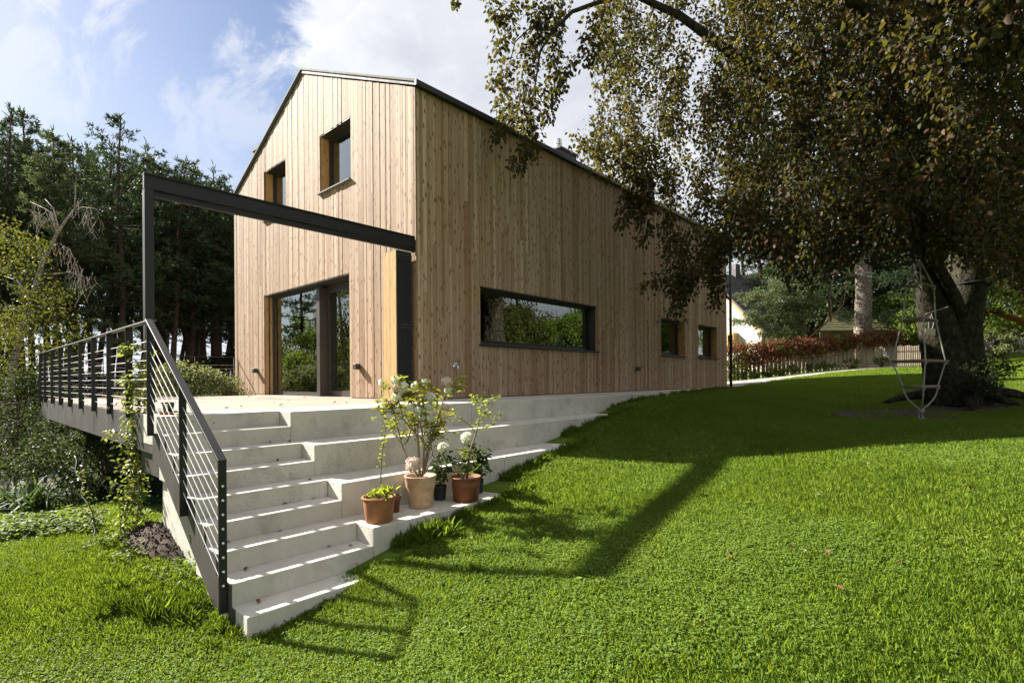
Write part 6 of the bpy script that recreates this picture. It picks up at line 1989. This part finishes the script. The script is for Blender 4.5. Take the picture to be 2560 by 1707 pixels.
# ------------------------------------------------------------------ vine, saplings and bed at the left
vn = empty('climbing_vine', tuple(at(318, 1427, 5.2)), 'climbing vine scrambling up the terrace edge beside the stair railing', 'vine')
tb, cl = MB(), Cloud()
zl = lambda p, d: at(.419 * p[0], 1050 + .419 * p[1], d)
VS = [[(318, 1427), (314, 1370), (300, 1330), (303, 1290), (330, 1250), (340, 1190), (345, 1120), (350, 1040), (352, 960), (362, 880)], [(320, 1427), (330, 1380), (338, 1330), (345, 1270), (348, 1180), (342, 1080), (345, 1000), (352, 900)], [(345, 1260), (318, 1200), (322, 1120), (318, 1080), (335, 1000)],
      [(345, 1100), (300, 1085), (275, 1080), (270, 1095)], [(365, 880), (340, 865), (322, 870), (312, 880)], [(350, 960), (325, 955), (305, 950)]]
for i, s_ in enumerate(VS):
    P = [at(p[0], p[1], 5.25 + 0.55 * min(1, max(0, (1427 - p[1]) / 250)) + RNG.normal() * 0.03) for p in s_]
    tb.tube(P, np.linspace(0.009 if i < 2 else 0.004, 0.003, len(P)), 6)
    n = [420, 380, 190, 30, 90, 50][i]
    stem_leaves(cl, P, n, 0.058, 0.036, 0.065 if i < 3 else 0.03, 0.22 if i < 2 else 0.1, 0.3, -0.25)
tb.obj('stems', M['twig_pale'], vn, True); cl.obj('leaves', M['vine_leaf'], vn)

sk = empty('plant_stake', tuple(zl((600, 830), 5.3)), 'wavy metal spiral stake leaning beside the young plant', 'stake')
P = []
for k in range(70):
    t = k / 69
    c = zl((438 + (600 - 438) * t, 215 + (830 - 215) * t), 5.75 - 0.45 * t)
    P.append(c + H0 * 0.016 * math.sin(t * 28) + F0 * 0.016 * math.cos(t * 28))
MB().tube(P, 0.004, 6).obj('wire', M['stainless'], sk, True)


def sapling(label, paths, d, n, L, W, mat, r0=0.006, spread=0.03, k0=0.3, bark='twig'):
    o = empty('sapling', tuple(zl(paths[0][0], d)), label, 'plant')
    tb_, cl_ = MB(), Cloud()
    for s_ in paths:
        P_ = [zl(p, d + 0.02 * j) for j, p in enumerate(s_)]
        tb_.tube(P_, np.linspace(r0, 0.002, len(P_)), 6)
        stem_leaves(cl_, P_, n, L, W, spread, k0, 0.25, -0.1)
    tb_.obj('stem', M[bark], o, True); cl_.obj('leaves', M[mat], o)
    return o


sapling('young leafy plant growing round the spiral stake', [[(598, 840), (590, 760), (570, 680), (555, 560), (540, 520)], [(600, 830), (620, 760), (640, 700), (635, 640)], [(635, 840), (615, 800), (590, 770)], [(560, 600), (520, 560), (480, 530)], [(550, 590), (600, 545), (625, 535)], [(555, 560), (520, 480), (490, 390), (480, 280)]], 5.3, 30, 0.05, 0.026, 'vine_leaf', 0.005, 0.02)
sc_ = sapling('small dark-leaved sapling with a white tag by the foot of the stair railing', [[(1170, 1180), (1180, 1060), (1195, 960), (1200, 860), (1205, 740), (1200, 660)], [(1185, 1180), (1185, 1050), (1200, 940)], [(1200, 880), (1240, 860), (1250, 880)], [(1205, 750), (1250, 720), (1280, 690)], [(1200, 740), (1180, 720), (1165, 680)]], 4.42, 16, 0.055, 0.042, 'hydr_dark', 0.005, 0.014, 0.62, 'twig_pale')
quadprism([zl((1128, 1128), 4.37), zl((1150, 1090), 4.37), zl((1192, 1080), 4.39), zl((1180, 1102), 4.39)], F0 * 0.001).obj('tag', M['white_plastic'], sc_)
stk = empty('bamboo_stick', tuple(zl((1203, 1195), 4.42)), 'thin bare stick planted upright beside the tagged sapling', 'stick')
MB().tube([zl((1203, 1200), 4.42), zl((1232, 1060), 4.43), zl((1258, 928), 4.45)], [0.005, 0.0045, 0.004], 6).obj('cane', M['twig_pale'], stk, True)


def ribbons(cl_V, base, n, L, W, lean, rs):
    """arching strap leaves as 5-segment ribbons"""
    V, Qs = [], []
    for _ in range(n):
        a = rs.rand() * 6.283
        l, w_ = L * rs.uniform(0.6, 1.15), W * rs.uniform(0.7, 1.2)
        k = lean * rs.uniform(0.3, 1.5)
        hd = np.array([math.cos(a), math.sin(a), 0]); sd2 = np.array([-math.sin(a), math.cos(a), 0])
        p0 = np.array(base) + rs.normal(size=3) * (0.10, 0.10, 0)
        o_ = len(V)
        for s in range(7):
            t = s / 6
            ang = k * t * 1.7
            p = p0 + hd * l * (t * math.sin(ang * 0.8 + 0.12)) + np.array([0, 0, l * t * math.cos(ang * 0.75)])
            ww = w_ * (0.9 if s == 0 else 1.0) * (1 - t ** 2.2) + 0.001
            V += [p - sd2 * ww * .5, p + sd2 * ww * .5]
        Qs += [(o_ + 2 * s, o_ + 2 * s + 1, o_ + 2 * s + 3, o_ + 2 * s + 2) for s in range(6)]
    return V, Qs


IR = [((30, 1300), 8.0, 60, 'clump of arching strap-leaved irises at the left edge of the picture'), ((95, 1295), 7.6, 70, 'large clump of arching iris leaves left of the spiral stake'), ((190, 1265), 8.3, 60, 'clump of iris leaves in front of the dark shrub'), ((265, 1255), 8.2, 46, 'smaller iris clump nearest the vine'), ((130, 1250), 9.2, 50, 'iris clump at the back by the birch foot')]
for i, (pp, d, n, lab) in enumerate(IR):
    p = at(pp[0], pp[1], d)
    b3 = (p[0], p[1], gz(p[0], p[1]) - 0.02)
    o = empty('iris_plant', b3, lab, 'plant', 'iris clumps')
    V, Qs = ribbons(None, b3, n, 0.78, 0.036, 0.95, np.random.RandomState(200 + i))
    link('leaves', fast_mesh('leaves', V, Qs, True), M['iris_leaf'], o)

# low leafy ground cover bed in front of the irises
cl = Cloud()
for _ in range(520):
    px, py = RNG.uniform(-60, 235), RNG.uniform(1290, 1358)
    if py < 1300 + (px - 0) * -0.02:
        continue
    p = at(px, py, 6.6)
    t_ = (p - CAM)
    k_ = (-1.42 - CAM[2]) / t_[2]
    p = CAM + t_ * k_
    zg = gz(p[0], p[1])
    m = 12
    c = np.array([p[0], p[1], zg + RNG.uniform(0.03, 0.13)])
    P = np.repeat([c], m, 0) + RNG.normal(size=(m, 3)) * (0.05, 0.05, 0.025)
    a = RNG.random(m) * 6.283
    cl.leaves(P, np.c_[np.cos(a), np.sin(a), RNG.normal(size=m) * 0.3], RNG.normal(size=(m, 3)) * 0.35 + (0, 0, 1), RNG.uniform(0.035, 0.065, m), RNG.uniform(0.03, 0.045, m), 0.15, 0.15)
for px, py, d, n in ((318, 1410, 5.0, 60), (260, 1400, 5.3, 50), (330, 1450, 4.9, 60), (420, 1470, 4.6, 70), (480, 1500, 4.45, 50), (560, 1530, 4.25, 40)):
    p = at(px, py, d)
    P = np.c_[p[0] + RNG.normal(size=n) * 0.12, p[1] + RNG.normal(size=n) * 0.12, np.zeros(n)]
    P[:, 2] = ground_z(P[:, 0], P[:, 1]) + RNG.uniform(0.03, 0.12, n)
    a = RNG.random(n) * 6.283
    cl.leaves(P, np.c_[np.cos(a), np.sin(a), RNG.normal(size=n) * 0.3], RNG.normal(size=(n, 3)) * 0.35 + (0, 0, 1), RNG.uniform(0.025, 0.05, n), RNG.uniform(0.02, 0.035, n), 0.15, 0.15)
tag(link('ground_cover', cl.mesh('ground_cover'), M['green_leaf']), 'low bright leafy ground cover bordering the lawn at the left', 'ground cover', kind='stuff')

# bark mulch heap
hx, hy_ = 0.80, -3.98
n = 26
gxv, gyv = np.meshgrid(np.linspace(-1, 1, n), np.linspace(-1, 1, n))
rr = np.hypot(gxv, gyv)
HX, HY = hx + gxv * 0.85, hy_ + 0.12 + gyv * 0.32
HZ = ground_z(HX, HY) - 0.04 + 0.22 * np.clip(1 - rr, 0, 1) ** 0.8 + RNG.normal(size=rr.shape) * 0.012 * (rr < 0.95)
idx = np.arange(n * n).reshape(n, n)
Q = np.stack([idx[:-1, :-1], idx[:-1, 1:], idx[1:, 1:], idx[1:, :-1]], -1).reshape(-1, 4)
hp = tag(link('mulch_heap', fast_mesh('mulch_heap', np.stack([HX, HY, HZ], -1).reshape(-1, 3), Q), M['bark_chip']), 'heap of dark bark mulch against the wall under the stairs', 'mulch')
cl = Cloud()
k = RNG.integers(0, n * n, 1500)
k = k[rr.ravel()[k] < 1.0]
P = np.stack([HX, HY, HZ], -1).reshape(-1, 3)[k] + RNG.normal(size=(len(k), 3)) * (0.012, 0.012, 0.006)
cl.leaves(P, RNG.normal(size=(len(k), 3)), RNG.normal(size=(len(k), 3)) + (0, 0, 0.6), RNG.uniform(0.02, 0.05, len(k)), RNG.uniform(0.012, 0.028, len(k)), 0.3, 0.05)
tag(cl.obj('bark_chips', M['bark_chip'], hp), kind='stuff')

# green trug lying on the grass
tg = empty('garden_trug', tuple(zl((840, 610), 7.2)), 'dark green rubber garden trug tipped over on the grass behind the vine', 'trug')
tgm = MB().lathe([(0.0, 0.0), (0.155, 0.0), (0.215, 0.25), (0.222, 0.25), (0.222, 0.262), (0.212, 0.262), (0.15, 0.012), (0.0, 0.012)], 30)
o = tgm.obj('bucket', M['trug'], None, True)
pz = zl((840, 600), 7.2)
o.parent = tg
o.matrix_parent_inverse = Matrix.Translation(-Vector(tg.location))
o.location = (pz[0] - 0.05, pz[1], gz(pz[0], pz[1]) + 0.10)
o.rotation_euler = (math.radians(-28), math.radians(38), 0)

# fallen leaves, each one a thing
lv, lq = leaf_arrays(np.array([[0, 0, 0.004]]), np.array([[1, 0, 0.12]]), np.array([[0, 0.2, 1]]), 0.045, 0.028, 0.35, -0.12)
lm = fast_mesh('fallen_leaf', lv, lq); lm.materials.append(M['dry_leaf'])


def fallen(x, y, z, label, group, s=1.0):
    o = link('fallen_leaf', lm, None)
    o.location = (x, y, z); o.rotation_euler = (RNG.normal() * 0.15, RNG.normal() * 0.15, RNG.random() * 6.28); o.scale = (s, s, s)
    tag(o, label, 'leaf', group)


for i in range(20):
    fallen(-4.6 + RNG.normal() * 2.0 if i > 5 else 0.1 + RNG.normal() * 0.2, RNG.uniform(-3.2, -0.3), 0.004, 'dry brown leaf lying on the timber terrace boards', 'fallen leaves on the terrace', RNG.uniform(0.8, 1.5))
for (k, y, dx) in ((8, -3.75, 0.10), (8, -2.55, 0.12), (8, -2.46, 0.2), (7, -3.74, 0.07), (7, -3.0, 0.02), (6, -3.35, 0.03), (5, -3.2, 0.04), (5, -2.9, 0.03), (4, -2.85, 0.18), (3, -3.0, 0.04), (2, -2.95, 0.03), (2, -2.80, 0.14), (7, -2.85, 0.14), (6, -3.75, 0.05)):
    fallen(NOSE[k - 1] + dx, y, -RISE * k + 0.002, 'dry brown leaf lying on the concrete stair treads', 'fallen leaves on the stairs', RNG.uniform(0.7, 1.3))
for px, py in ((1985, 1370), (2075, 1385), (2240, 1405), (2110, 1475), (1750, 1560), (1300, 1240), (1830, 1395), (2410, 1215)):
    p = at(px, py, 1.0) - CAM
    t = 4.0
    for _ in range(30):
        q = CAM + p * t
        t += (q[2] - gz(q[0], q[1]) - 0.05) / -p[2] * 0.8
    q = CAM + p * t
    fallen(q[0], q[1], q[2], 'dry orange-brown leaf lying on the sunlit lawn', 'fallen leaves on the lawn', 1.0)
